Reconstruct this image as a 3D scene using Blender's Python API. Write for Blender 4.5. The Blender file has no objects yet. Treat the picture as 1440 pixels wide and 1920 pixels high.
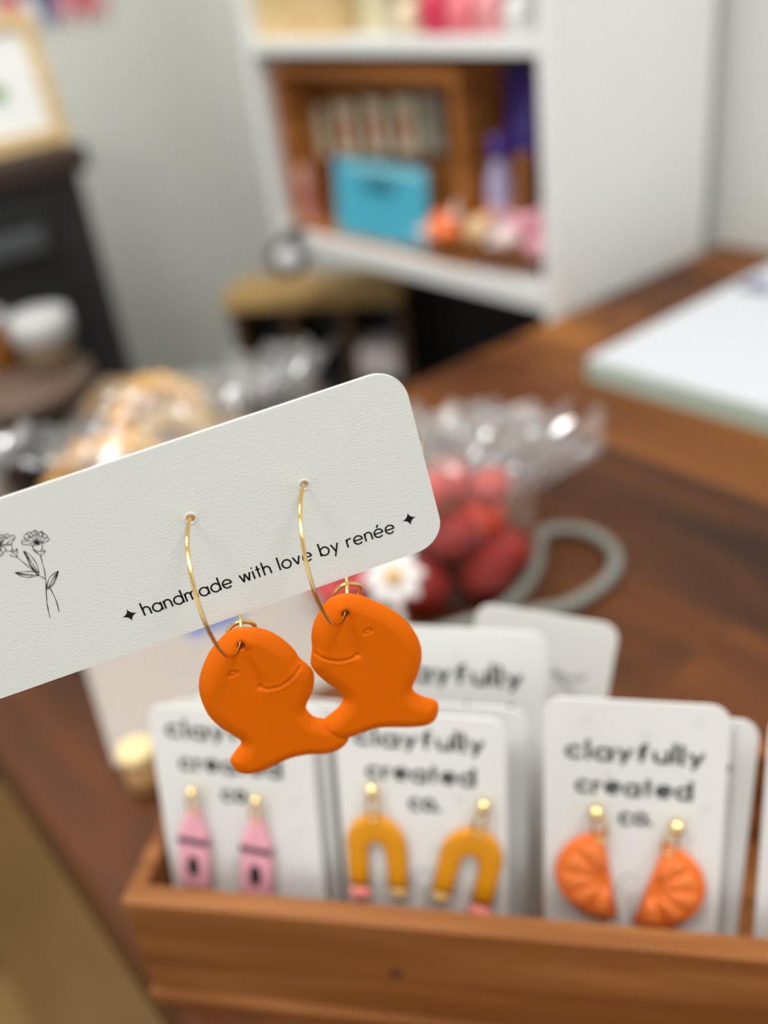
import bpy, math, random
import numpy as np
from mathutils import Vector, Matrix
from mathutils.geometry import delaunay_2d_cdt

# ------------------------------------------------------------------ camera
F_PX = 1800.0
PITCH, ROLL, YAW = .541, .136, .952
CAM = Vector((0, 0, .30))
_F = Vector((math.cos(YAW)*math.cos(PITCH), math.sin(YAW)*math.cos(PITCH), -math.sin(PITCH)))
_R0 = Vector((math.sin(YAW), -math.cos(YAW), 0)); _D0 = _F.cross(_R0)
_R = _R0*math.cos(ROLL) + _D0*math.sin(ROLL)
_D = -_R0*math.sin(ROLL) + _D0*math.cos(ROLL)
cam_d = bpy.data.cameras.new('camera'); cam = bpy.data.objects.new('camera', cam_d)
bpy.context.collection.objects.link(cam)
cam_d.sensor_fit = 'VERTICAL'; cam_d.sensor_height = 36.0; cam_d.sensor_width = 27.0
cam_d.lens = 36.0*F_PX/1920.0
cam_d.clip_start = .01; cam_d.clip_end = 50
cam.matrix_world = Matrix(((_R.x, -_D.x, -_F.x, CAM.x), (_R.y, -_D.y, -_F.y, CAM.y), (_R.z, -_D.z, -_F.z, CAM.z), (0, 0, 0, 1)))
cam_d.dof.use_dof = True
cam_d.dof.focus_distance = .1825
cam_d.dof.aperture_fstop = 5.7
sc = bpy.context.scene
sc.camera = cam
sc.view_settings.view_transform = 'Standard'; sc.view_settings.look = 'None'
sc.view_settings.gamma = 1.0; sc.view_settings.use_curve_mapping = False
sc.view_settings.exposure = 0.0
sc.cycles.use_denoising = True
sc.cycles.sample_clamp_indirect = 8.0
sc.cycles.max_bounces = 10; sc.cycles.transparent_max_bounces = 24

# ------------------------------------------------------------------ world and lights
w = bpy.data.worlds.new('world'); sc.world = w; w.use_nodes = True
w.node_tree.nodes['Background'].inputs[0].default_value = (.95, .98, 1.0, 1)
w.node_tree.nodes['Background'].inputs[1].default_value = 1.0
def area(name, loc, sx, sy, power, color):
    l = bpy.data.lights.new(name, 'AREA'); l.shape = 'RECTANGLE'; l.size = sx; l.size_y = sy
    l.energy = power; l.color = color
    o = bpy.data.objects.new(name, l); bpy.context.collection.objects.link(o); o.location = loc
    return o
PANELS = [(-.5, .2), (.35, -.55), (.05, .78)]
for (px, py) in PANELS:
    area('ceiling_lamp_light', (px, py, 1.475), .55, .28, 11.5, (.98, .99, 1.0))

# ------------------------------------------------------------------ helpers
COL = bpy.context.collection
def srgb(r, g, b):
    f = lambda c: (c/255/12.92) if c/255 <= .04045 else ((c/255+.055)/1.055)**2.4
    return (f(r), f(g), f(b), 1)
def at(px, py, axis, val, origin=None):
    """point where the sight line of a photograph pixel meets the plane axis=val"""
    d = _R*(px-720) + _D*(py-960) + _F*F_PX
    return CAM + d*((val-CAM[axis])/d[axis])
def at_plane(px, py, O, n):
    d = _R*(px-720) + _D*(py-960) + _F*F_PX
    return CAM + d*((O-CAM).dot(n)/d.dot(n))
def cam2w(v): return CAM + _R*v[0] + _D*v[1] + _F*v[2]
def camdir(v): return (_R*v[0] + _D*v[1] + _F*v[2]).normalized()
def basis(O, X, Y, Z):
    return Matrix(((X.x, Y.x, Z.x, O.x), (X.y, Y.y, Z.y, O.y), (X.z, Y.z, Z.z, O.z), (0, 0, 0, 1)))

MATS = {}
def mat(name, col, rough=.6, metal=0, bump=0, bscale=300, spec=.5, var=0, vscale=6, coat=0, sss=0, trans=0, stretch=(1, 1, 1)):
    if name in MATS: return MATS[name]
    m = bpy.data.materials.new(name); m.use_nodes = True; nt = m.node_tree; b = nt.nodes['Principled BSDF']
    b.inputs['Base Color'].default_value = col; b.inputs['Roughness'].default_value = rough
    b.inputs['Metallic'].default_value = metal; b.inputs['Specular IOR Level'].default_value = spec
    b.inputs['Coat Weight'].default_value = coat
    if sss:
        b.inputs['Subsurface Weight'].default_value = sss; b.inputs['Subsurface Scale'].default_value = .002
        b.inputs['Subsurface Radius'].default_value = (1, .4, .1)
    if trans: b.inputs['Transmission Weight'].default_value = trans
    tc = nt.nodes.new('ShaderNodeTexCoord'); mp = nt.nodes.new('ShaderNodeMapping')
    mp.inputs['Scale'].default_value = stretch; nt.links.new(tc.outputs['Object'], mp.inputs[0])
    if var:
        n = nt.nodes.new('ShaderNodeTexNoise'); n.inputs['Scale'].default_value = vscale; n.inputs['Detail'].default_value = 4
        nt.links.new(mp.outputs[0], n.inputs['Vector'])
        r = nt.nodes.new('ShaderNodeValToRGB')
        r.color_ramp.elements[0].position = .3; r.color_ramp.elements[1].position = .7
        r.color_ramp.elements[0].color = tuple(c*(1-var) for c in col[:3])+(1,)
        r.color_ramp.elements[1].color = tuple(min(1, c*(1+var)) for c in col[:3])+(1,)
        nt.links.new(n.outputs[0], r.inputs[0]); nt.links.new(r.outputs[0], b.inputs['Base Color'])
    if bump:
        n = nt.nodes.new('ShaderNodeTexNoise'); n.inputs['Scale'].default_value = bscale; n.inputs['Detail'].default_value = 5
        nt.links.new(mp.outputs[0], n.inputs['Vector'])
        bp = nt.nodes.new('ShaderNodeBump'); bp.inputs['Strength'].default_value = bump; bp.inputs['Distance'].default_value = .0005
        nt.links.new(n.outputs[0], bp.inputs['Height']); nt.links.new(bp.outputs[0], b.inputs['Normal'])
    MATS[name] = m; return m

def wood(name, dark, mid, light, plank=(0, 0), grain=(60, 6, 60), rough=.4, knots=0, seam=.35, off=(0, 0, 0), coat=0):
    """plank = (width along local x, length along local y)"""
    if name in MATS: return MATS[name]
    m = bpy.data.materials.new(name); m.use_nodes = True; nt = m.node_tree; N = nt.nodes; L = nt.links
    b = N['Principled BSDF']; b.inputs['Roughness'].default_value = rough; b.inputs['Coat Weight'].default_value = coat; b.inputs['Specular IOR Level'].default_value = .22
    b.inputs['Coat Roughness'].default_value = .3
    tc = N.new('ShaderNodeTexCoord')
    base = N.new('ShaderNodeMapping'); base.inputs['Location'].default_value = off; L.new(tc.outputs['Object'], base.inputs[0])
    mp = N.new('ShaderNodeMapping'); mp.inputs['Scale'].default_value = grain
    n1 = N.new('ShaderNodeTexNoise'); n1.inputs['Scale'].default_value = 1; n1.inputs['Detail'].default_value = 6; n1.inputs['Distortion'].default_value = .6
    ramp = N.new('ShaderNodeValToRGB'); e = ramp.color_ramp.elements
    e[0].position = .25; e[0].color = dark; e[1].position = .75; e[1].color = light
    k = e.new(.5); k.color = mid
    if plank[0]:
        br = N.new('ShaderNodeTexBrick'); br.inputs['Scale'].default_value = 1
        rot = N.new('ShaderNodeMapping'); rot.inputs['Rotation'].default_value = (0, 0, math.pi/2)
        L.new(base.outputs[0], rot.inputs[0]); L.new(rot.outputs[0], br.inputs['Vector'])
        br.inputs['Brick Width'].default_value = plank[1]; br.inputs['Row Height'].default_value = plank[0]
        br.inputs['Mortar Size'].default_value = .0006; br.inputs['Color1'].default_value = (0, 0, 0, 1); br.inputs['Color2'].default_value = (1, 1, 1, 1)
        br.inputs['Mortar'].default_value = (.2, .2, .2, 1)
        # every plank samples its own stretch of grain
        add = N.new('ShaderNodeVectorMath'); add.operation = 'MULTIPLY_ADD'
        add.inputs[1].default_value = (7, 7, 7)
        L.new(br.outputs['Color'], add.inputs[0]); L.new(base.outputs[0], add.inputs[2]); L.new(add.outputs[0], mp.inputs[0])
        mx = N.new('ShaderNodeMix'); mx.data_type = 'FLOAT'; mx.inputs[0].default_value = seam
        L.new(mp.outputs[0], n1.inputs['Vector'])
        sep = N.new('ShaderNodeSeparateColor'); L.new(br.outputs['Color'], sep.inputs[0])
        L.new(n1.outputs[0], mx.inputs[2]); L.new(sep.outputs[0], mx.inputs[3]); L.new(mx.outputs[0], ramp.inputs[0])
    else:
        L.new(base.outputs[0], mp.inputs[0]); L.new(mp.outputs[0], n1.inputs['Vector']); L.new(n1.outputs[0], ramp.inputs[0])
    out = ramp.outputs[0]
    if knots:
        n2 = N.new('ShaderNodeTexNoise'); n2.inputs['Scale'].default_value = knots; n2.inputs['Detail'].default_value = 2
        L.new(base.outputs[0], n2.inputs['Vector'])
        r2 = N.new('ShaderNodeValToRGB'); r2.color_ramp.elements[0].position = .6; r2.color_ramp.elements[1].position = .72
        r2.color_ramp.elements[0].color = (1, 1, 1, 1); r2.color_ramp.elements[1].color = (.42, .38, .4, 1)
        mm = N.new('ShaderNodeMix'); mm.data_type = 'RGBA'; mm.blend_type = 'MULTIPLY'; mm.inputs[0].default_value = 1
        L.new(n2.outputs[0], r2.inputs[0]); L.new(out, mm.inputs[6]); L.new(r2.outputs[0], mm.inputs[7]); out = mm.outputs[2]
    L.new(out, b.inputs['Base Color'])
    MATS[name] = m; return m

def film(name, tint=(1, 1, 1, 1), refl=.14, milk=.05):
    """clear cellophane: mostly see-through, sharp shine on its creases"""
    if name in MATS: return MATS[name]
    m = bpy.data.materials.new(name); m.use_nodes = True; nt = m.node_tree; N = nt.nodes; L = nt.links
    N.remove(N['Principled BSDF']); out = N['Material Output']
    t = N.new('ShaderNodeBsdfTransparent'); t.inputs[0].default_value = tint
    g = N.new('ShaderNodeBsdfGlossy'); g.inputs['Roughness'].default_value = .16
    lw = N.new('ShaderNodeLayerWeight'); lw.inputs[0].default_value = .35
    mr = N.new('ShaderNodeMapRange'); mr.inputs[3].default_value = refl; mr.inputs[4].default_value = refl+.32
    df = N.new('ShaderNodeBsdfDiffuse'); df.inputs[0].default_value = (.9, .9, .9, 1); md = N.new('ShaderNodeMixShader'); md.inputs[0].default_value = milk
    L.new(t.outputs[0], md.inputs[1]); L.new(df.outputs[0], md.inputs[2])
    mx = N.new('ShaderNodeMixShader'); L.new(lw.outputs['Fresnel'], mr.inputs[0]); L.new(mr.outputs[0], mx.inputs[0])
    L.new(md.outputs[0], mx.inputs[1]); L.new(g.outputs[0], mx.inputs[2]); L.new(mx.outputs[0], out.inputs[0])
    MATS[name] = m; return m

class MB:
    def __init__(s): s.v = []; s.f = []
    def add(s, vs, fs):
        o = len(s.v); s.v += [tuple(v) for v in vs]; s.f += [tuple(i+o for i in f) for f in fs]
    def box(s, x0, x1, y0, y1, z0, z1, M=None):
        vs = [Vector((x, y, z)) for x in (x0, x1) for y in (y0, y1) for z in (z0, z1)]
        if M: vs = [M @ v for v in vs]
        s.add(vs, [(0, 1, 3, 2), (4, 6, 7, 5), (0, 4, 5, 1), (2, 3, 7, 6), (0, 2, 6, 4), (1, 5, 7, 3)])
    def tube(s, pts, r, n=10, closed=False, caps=True):
        pts = [Vector(p) for p in pts]; K = len(pts); rs = r if isinstance(r, (list, tuple)) else [r]*K
        T = []
        for i in range(K):
            a = pts[(i-1) % K] if (closed or i > 0) else pts[i]; b = pts[(i+1) % K] if (closed or i < K-1) else pts[i]
            T.append((b-a).normalized())
        nrm = T[0].orthogonal().normalized(); vs = []
        for i in range(K):
            nrm = (nrm - T[i]*nrm.dot(T[i])).normalized(); bn = T[i].cross(nrm)
            for k in range(n):
                a = 2*math.pi*k/n; vs.append(pts[i] + (nrm*math.cos(a)+bn*math.sin(a))*rs[i])
        fs = []
        for i in range(K if closed else K-1):
            j = (i+1) % K
            # closed tubes: match the seam by the nearest start vertex
            sh = 0
            if closed and i == K-1:
                sh = min(range(n), key=lambda q: (vs[i*n]-vs[q]).length)
            for k in range(n):
                k2 = (k+1) % n
                fs.append((i*n+k, i*n+k2, j*n+(k2+sh) % n, j*n+(k+sh) % n))
        if caps and not closed: fs += [tuple(range(n))[::-1], tuple(range((K-1)*n, K*n))]
        s.add(vs, fs)
    def lathe(s, prof, n=28, M=None):
        vs = []; fs = []
        for (r, z) in prof:
            for k in range(n):
                a = 2*math.pi*k/n; v = Vector((r*math.cos(a), r*math.sin(a), z)); vs.append(M @ v if M else v)
        for i in range(len(prof)-1):
            for k in range(n):
                fs.append((i*n+k, i*n+(k+1) % n, (i+1)*n+(k+1) % n, (i+1)*n+k))
        fs += [tuple(range(n))[::-1], tuple(range((len(prof)-1)*n, len(prof)*n))]
        s.add(vs, fs)
    def ball(s, c, r, nu=20, nv=12, sq=(1, 1, 1), fn=None):
        vs = []; fs = []
        for i in range(nv+1):
            th = math.pi*i/nv
            for k in range(nu):
                a = 2*math.pi*k/nu; d = Vector((math.sin(th)*math.cos(a), math.sin(th)*math.sin(a), math.cos(th)))
                q = fn(d) if fn else 1
                vs.append((c[0]+d.x*r*sq[0]*q, c[1]+d.y*r*sq[1]*q, c[2]+d.z*r*sq[2]*q))
        for i in range(nv):
            for k in range(nu):
                fs.append((i*nu+k, (i+1)*nu+k, (i+1)*nu+(k+1) % nu, i*nu+(k+1) % nu))
        s.add(vs, fs)
    def build(s, name, m, parent=None, smooth=False, M=None, bevel=0, bseg=2):
        me = bpy.data.meshes.new(name); me.from_pydata(s.v, [], s.f); me.validate(); me.update()
        if smooth: me.shade_smooth()
        me.materials.append(m)
        o = bpy.data.objects.new(name, me); COL.objects.link(o)
        if parent: o.parent = parent
        if M is not None: o.matrix_world = M
        if bevel:
            b = o.modifiers.new('bevel', 'BEVEL'); b.width = bevel; b.segments = bseg; b.limit_method = 'ANGLE'
        return o

def tag(o, label=None, cat=None, group=None, kind=None):
    if label: o['label'] = label
    if cat: o['category'] = cat
    if group: o['group'] = group
    if kind: o['kind'] = kind
    return o
def thing(name, label, cat, M, group=None):
    o = bpy.data.objects.new(name, None); COL.objects.link(o); o.empty_display_size = .01
    o.matrix_world = M if isinstance(M, Matrix) else Matrix.Translation(Vector(M))
    return tag(o, label, cat, group)
def box_obj(name, b, m, parent=None, bevel=.001, M=None):
    q = MB(); q.box(*b); return q.build(name, m, parent, M=M, bevel=bevel)
def copy_tree(o, parent=None):
    c = o.copy(); COL.objects.link(c)
    if parent: c.parent = parent
    for ch in list(o.children): copy_tree(ch, c)
    return c

def catmull(P, n=6, closed=True):
    P = [Vector(p) for p in P]; out = []; K = len(P)
    for i in range(K if closed else K-1):
        g = (lambda j: P[j % K]) if closed else (lambda j: P[max(0, min(K-1, j))])
        p0, p1, p2, p3 = g(i-1), g(i), g(i+1), g(i+2)
        for t in [k/n for k in range(n)]:
            out.append(.5*((2*p1)+(-p0+p2)*t+(2*p0-5*p1+4*p2-p3)*t*t+(-p0+3*p1-3*p2+p3)*t**3))
    if not closed: out.append(P[-1])
    return out
def inside(p, poly):
    x, y = p; c = False; j = len(poly)-1
    for i in range(len(poly)):
        a, b = poly[i], poly[j]
        if (a[1] > y) != (b[1] > y) and x < (b[0]-a[0])*(y-a[1])/(b[1]-a[1])+a[0]: c = not c
        j = i
    return c
def dist_to(pts, poly):
    A = np.array(poly); B = np.roll(A, -1, 0); P = np.array(pts); D = np.full(len(P), 1e9)
    for a, b in zip(A, B):
        ab = b-a; t = np.clip(((P-a) @ ab)/max(ab @ ab, 1e-12), 0, 1); q = a+t[:, None]*ab
        D = np.minimum(D, np.hypot(*(P-q).T))
    return D
def cdt(outer, holes=(), extra=()):
    vs = [Vector(p[:2]) for p in outer]; es = [(i, (i+1) % len(outer)) for i in range(len(outer))]
    for h in holes:
        o = len(vs); vs += [Vector(p[:2]) for p in h]; es += [(o+i, o+(i+1) % len(h)) for i in range(len(h))]
    vs += [Vector(p[:2]) for p in extra]
    ov, _, of, ovo, _, _ = delaunay_2d_cdt(vs, es, [], 0, 1e-6)
    of2 = []
    for f in of:
        c = sum((ov[i] for i in f), Vector((0, 0)))/len(f)
        if inside(c, outer) and not any(inside(c, h) for h in holes):
            a, b, d = [ov[i] for i in f[:3]]
            of2.append(tuple(f) if (b-a).cross(d-a) > 0 else tuple(f)[::-1])
    src = [(q[0] if q else -1) for q in ovo]
    return ov, of2, src
def plate(outer, holes, t, mb=None, z0=0):
    """flat sheet with real holes: outline in local xy, front at z=z0+t"""
    mb = mb or MB(); ov, of, src = cdt(outer, holes); n = len(ov)
    vs = [(v.x, v.y, z0+t) for v in ov]+[(v.x, v.y, z0) for v in ov]
    fs = [f for f in of]+[tuple(i+n for i in f[::-1]) for f in of]
    inv = {s: i for i, s in enumerate(src)}; o = 0
    for L in [outer]+list(holes):
        for i in range(len(L)):
            a, b = inv.get(o+i), inv.get(o+(i+1) % len(L))
            if a is not None and b is not None: fs.append((a, a+n, b+n, b))
        o += len(L)
    mb.add(vs, fs); return mb
def puffy(outer, R, T, holes=(), grid=.35, field=None, rings=(.05, .2, .45), soft=0):
    """soft-edged slab of clay; outline in local xy, domed towards both faces"""
    outer = [Vector(p[:2]) for p in outer]; poly = [(p.x, p.y) for p in outer]
    area_ = sum(a[0]*b[1]-b[0]*a[1] for a, b in zip(poly, poly[1:]+poly[:1]))
    if area_ < 0: poly = poly[::-1]; outer = outer[::-1]
    xs = [p[0] for p in poly]; ys = [p[1] for p in poly]; ex = []
    K = len(poly)
    for d in rings:
        for i in range(K):
            a, b = outer[i-1], outer[(i+1) % K]; tn = (b-a).normalized(); ex.append((outer[i].x-tn.y*d, outer[i].y+tn.x*d, d))
    y = min(ys); row = 0
    while y < max(ys):
        x = min(xs)+(grid/2 if row % 2 else 0)
        while x < max(xs): ex.append((x, y, rings[-1]+grid*.5 if rings else grid*.5)); x += grid
        y += grid*.866; row += 1
    P = [e[:2] for e in ex]; need = np.array([e[2] for e in ex]); D = dist_to(P, poly)
    keep = [P[i] for i in range(len(P)) if D[i] >= need[i]*.85 and inside(P[i], poly)
            and not any((P[i][0]-h[0])**2+(P[i][1]-h[1])**2 < (h[2]*1.25)**2 for h in holes)]
    hl = [[(h[0]+h[2]*math.cos(2*math.pi*k/20), h[1]+h[2]*math.sin(2*math.pi*k/20)) for k in range(20)] for h in holes]
    ov, of, src = cdt(poly, hl, keep)
    pts = [(v.x, v.y) for v in ov]; D = dist_to(pts, poly); q = 1-np.minimum(D/R, 1); H = T/2*((1-soft)*np.sqrt(np.maximum(0, 1-q*q))+soft*(1-q**1.7))
    onb = [0 <= s < K for s in src]; H = np.where(onb, 0, H)
    fr = H.copy()
    for h in holes:
        dd = np.hypot(np.array(pts)[:, 0]-h[0], np.array(pts)[:, 1]-h[1]); fr = fr - .35*np.exp(-((dd-h[2])/.35)**2)*(~np.array(onb))
    if field is not None: fr = fr + field(np.array(pts), D)*(~np.array(onb))
    n = len(ov); vs = [(p[0], p[1], z) for p, z in zip(pts, fr)]; bk = {}
    for i in range(n):
        if onb[i]: bk[i] = i
        else: bk[i] = len(vs); vs.append((pts[i][0], pts[i][1], -H[i]))
    fs = list(of)+[tuple(bk[i] for i in f[::-1]) for f in of]
    inv = {s: i for i, s in enumerate(src)}; o = K
    for L in hl:
        for i in range(len(L)):
            a, b = inv.get(o+i), inv.get(o+(i+1) % len(L))
            if a is not None and b is not None: fs.append((a, bk[a], bk[b], b))
        o += len(L)
    return vs, fs
def ribbon(mb, P, wd, z=0.0):
    P = [Vector(p[:2]) for p in P]; L = []; K = len(P)
    for i in range(1, K-1):   # sharp corner: two overlapping strokes
        u_, v_ = P[i]-P[i-1], P[i+1]-P[i]
        if u_.length > 1e-9 and v_.length > 1e-9 and u_.normalized().dot(v_.normalized()) < .6:
            w1, w2 = (wd[:i+1], wd[i:]) if isinstance(wd, (list, tuple)) else (wd, wd)
            ribbon(mb, P[:i+1], w1, z); ribbon(mb, P[i:], w2, z); return
    for i in range(K):
        a = P[i-1] if i else P[i]; b = P[i+1] if i < K-1 else P[i]
        t = (b-a)
        if t.length < 1e-9: t = Vector((1, 0))
        t.normalize(); nn = Vector((-t.y, t.x)); k = 1
        if 0 < i < K-1:
            c = (P[i]-P[i-1]).normalized().dot((P[i+1]-P[i]).normalized()); k = min(1.6, 1/max(.5, math.sqrt((1+c)/2)))
        ww = wd[i] if isinstance(wd, (list, tuple)) else wd
        L += [(P[i].x-nn.x*ww/2*k, P[i].y-nn.y*ww/2*k, z), (P[i].x+nn.x*ww/2*k, P[i].y+nn.y*ww/2*k, z)]
    mb.add(L, [(2*i, 2*i+2, 2*i+3, 2*i+1) for i in range(K-1)])
def arc(cx, cy, rx, ry, a0, a1, n=18):
    return [(cx+rx*math.cos(math.radians(a0+(a1-a0)*k/n)), cy+ry*math.sin(math.radians(a0+(a1-a0)*k/n))) for k in range(n+1)]
def glyph(c):
    o = arc(.5, .5, .5, .5, 0, 360, 28)
    st = lambda x, h, b=0: [(x, b), (x, h)]
    G = {
     'a': ([o, st(1.0, 1)], 1.0), 'b': ([o, st(0, 1.62)], 1.0), 'd': ([o, st(1.0, 1.62)], 1.0), 'o': ([o], 1.0),
     'c': ([arc(.5, .5, .5, .5, 42, 318)], .86), 'e': ([arc(.5, .5, .5, .5, 0, 318), [(0, .5), (1, .5)]], 1.0),
     'é': ([arc(.5, .5, .5, .5, 0, 318), [(0, .5), (1, .5)], [(.42, 1.2), (.66, 1.52)]], 1.0),
     'h': ([st(0, 1.62), arc(.38, .6, .38, .4, 180, 0, 12)+[(.76, 0)]], .76),
     'n': ([st(0, 1), arc(.38, .6, .38, .4, 180, 0, 12)+[(.76, 0)]], .76),
     'm': ([st(0, 1), arc(.32, .66, .32, .34, 180, 0, 12)+[(.64, 0)], arc(.96, .66, .32, .34, 180, 0, 12)+[(1.28, 0)]], 1.28),
     'r': ([st(0, 1), arc(.36, .6, .36, .38, 180, 60, 8)], .48), 'l': ([st(0, 1.62)], .02), 'i': ([st(0, 1), [(0, 1.3), (0, 1.44)]], .02),
     't': ([st(.24, 1.42), [(0, 1), (.5, 1)]], .5), 'u': ([[(0, 1)]+arc(.38, .4, .38, .4, 180, 360, 12)+[(.76, 1)], st(.76, 1)], .76),
     'v': ([[(0, 1), (.38, .02), (.76, 1)]], .76), 'w': ([[(0, 1), (.3, .02), (.6, 1), (.9, .02), (1.2, 1)]], 1.2),
     'y': ([[(0, 1), (.4, .06)], [(.8, 1), (.18, -.52)]], .8),
     'f': ([[(.2, 0), (.2, 1.25)]+arc(.5, 1.25, .3, .35, 180, 70, 8), [(0, 1), (.5, 1)]], .56),
     '.': ([[(0, 0), (0, .16)]], .04), '|': ([st(0, 1.6)], .02)}
    return G[c]
def text_ribbons(mb, s, x0, y0, x1, y1, xh, wt, z=0.0, gap=.27, space=.62, serif=0, jitter=0):
    """single-stroke lettering from (x0,y0) to (x1,y1) on the local xy plane"""
    total = 0
    for c in s: total += space if c == ' ' else glyph(c)[1]+gap
    total -= gap; L = math.hypot(x1-x0, y1-y0); sx = L/total; u = Vector(((x1-x0)/L, (y1-y0)/L)); v = Vector((-u.y, u.x)); X = 0
    rnd = random.Random(len(s))
    for c in s:
        if c == ' ': X += space; continue
        pls, adv = glyph(c); dy = rnd.uniform(-jitter, jitter)
        for P in pls:
            Q = [(x0+u.x*(X+p[0])*sx+v.x*(p[1]+dy)*xh, y0+u.y*(X+p[0])*sx+v.y*(p[1]+dy)*xh) for p in P]
            ribbon(mb, Q, wt, z)
            if serif and len(P) == 2 and abs(P[0][0]-P[1][0]) < .01:
                for p in P:
                    a = [(x0+u.x*(X+p[0]+k)*sx+v.x*(p[1]+dy)*xh, y0+u.y*(X+p[0]+k)*sx+v.y*(p[1]+dy)*xh) for k in (-serif, serif)]
                    ribbon(mb, a, wt*.7, z)
        X += adv+gap
def rounded_rect(x0, x1, y0, y1, r, n=8):
    P = []
    for (cx, cy, a) in ((x1-r, y0+r, -90), (x1-r, y1-r, 0), (x0+r, y1-r, 90), (x0+r, y0+r, 180)):
        P += [(cx+r*math.cos(math.radians(a+90*k/n)), cy+r*math.sin(math.radians(a+90*k/n))) for k in range(n+1)]
    return P

# ------------------------------------------------------------------ materials
M_wall = mat('wall_paint', srgb(218, 219, 212), .85, bump=.1, bscale=200)
M_white = mat('white_panel', srgb(226, 227, 224), .45)
M_ceil = mat('ceiling_paint', srgb(235, 234, 228), .9)
M_counter = wood('counter_wood', srgb(42, 23, 13), srgb(92, 50, 20), srgb(146, 90, 34), plank=(.105, .55), grain=(20, 3.2, 20), rough=.5, knots=11, seam=.30, off=(.02, .13, 0))
M_box = wood('cedar', srgb(92, 50, 20), srgb(130, 78, 35), srgb(164, 109, 62), grain=(5, 90, 70), rough=.55)
M_floor = wood('floor_planks', srgb(90, 68, 42), srgb(124, 94, 54), srgb(156, 126, 80), plank=(.14, .9), grain=(9, 1.5, 9), rough=.45, seam=.5)
M_crate = wood('crate_wood', srgb(120, 70, 26), srgb(160, 100, 48), srgb(186, 124, 66), grain=(6, 6, 50), rough=.6)
M_pine = wood('pale_pine', srgb(196, 164, 112), srgb(216, 186, 134), srgb(232, 206, 160), grain=(8, 8, 40), rough=.6)
M_bench = wood('bench_wood', srgb(138, 108, 62), srgb(172, 140, 88), srgb(194, 162, 108), grain=(8, 40, 8), rough=.6)
M_darkwood = mat('black_wood', srgb(40, 38, 36), .55, var=.25, vscale=20)
M_darktop = mat('dark_cabinet_top', srgb(58, 42, 34), .5)
M_dark = mat('dark_drawer', srgb(30, 30, 31), .5)
M_paper = mat('card_stock', srgb(222, 224, 219), .8, bump=.17, bscale=3200, spec=.2, stretch=(.35, 1, 1))
M_ink = mat('black_ink', srgb(24, 24, 26), .7, spec=.2)
M_gold = mat('gold_wire', (.86, .58, .2, 1), .16, metal=1)
M_fish = mat('orange_clay', (.70, .128, 0, 1), .42, spec=.12, sss=0, bump=.05, bscale=900)
M_card = mat('display_card', srgb(224, 223, 219), .7, spec=.25)
M_greyink = mat('grey_ink', srgb(168, 168, 168), .8)
M_mark = mat('speck_ink', srgb(214, 214, 208), .8)
M_sheet = mat('sheet_paper', srgb(160, 150, 142), .7)

# ------------------------------------------------------------------ the setting
CX0, CX1, CY1 = .0375, .835, .541      # counter left edge, right wall, far edge
YB, ZF, ZC = 1.5, -.70, 1.5
box_obj('floor', (-2.6, 1.0, -2.2, YB+.1, ZF-.05, ZF), M_floor, bevel=0)['kind'] = 'structure'
box_obj('wall_back', (-2.6, 1.0, YB, YB+.06, ZF, ZC), M_wall, bevel=0)['kind'] = 'structure'
box_obj('wall_right', (CX1, CX1+.06, -2.2, YB, ZF, ZC), M_wall, bevel=0)['kind'] = 'structure'
box_obj('ceiling', (-2.6, 1.0, -2.2, YB+.1, ZC, ZC+.05), M_ceil, bevel=0)['kind'] = 'structure'
box_obj('baseboard_back', (-2.6, CX1, YB-.012, YB, ZF, ZF+.09), M_white, bevel=.002)['kind'] = 'structure'
M_emit = bpy.data.materials.new('lamp_diffuser'); M_emit.use_nodes = True
_b = M_emit.node_tree.nodes['Principled BSDF']; _b.inputs['Base Color'].default_value = (.9, .9, .88, 1)
_b.inputs['Emission Color'].default_value = (1, .97, .92, 1); _b.inputs['Emission Strength'].default_value = 4
for i, (px, py) in enumerate(PANELS):
    t = thing('ceiling_lamp', ['flat white ceiling panel lamp over the floor beside the counter', 'flat white ceiling panel lamp over the near end of the counter', 'flat white ceiling panel lamp over the middle of the counter'][i], 'lamp', (px, py, ZC), 'ceiling panel lamps')
    q = MB()
    for a in ((-.3, -.275, -.165, .165), (.275, .3, -.165, .165), (-.275, .275, -.165, -.14), (-.275, .275, .14, .165)): q.box(a[0], a[1], a[2], a[3], -.022, 0)
    q.build('lamp_frame', M_white, t)
    box_obj('diffuser', (-.275, .275, -.14, .14, -.012, -.004), M_emit, t, bevel=0)

# counter: one slab of jointed planks on a plain carcass
t = thing('counter', 'long counter with a reddish brown plank top and rounded edge', 'counter', (CX0, -.5, 0))
q = MB(); q.box(0, CX1-CX0-.001, 0, CY1+.5, -.045, 0); q.build('countertop', M_counter, t, bevel=.006, bseg=4)
q = MB(); q.box(.06, CX1-CX0-.02, .03, CY1+.48, ZF+.001, -.045); q.build('counter_base', mat('counter_base', srgb(70, 52, 40), .6), t)

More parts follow.
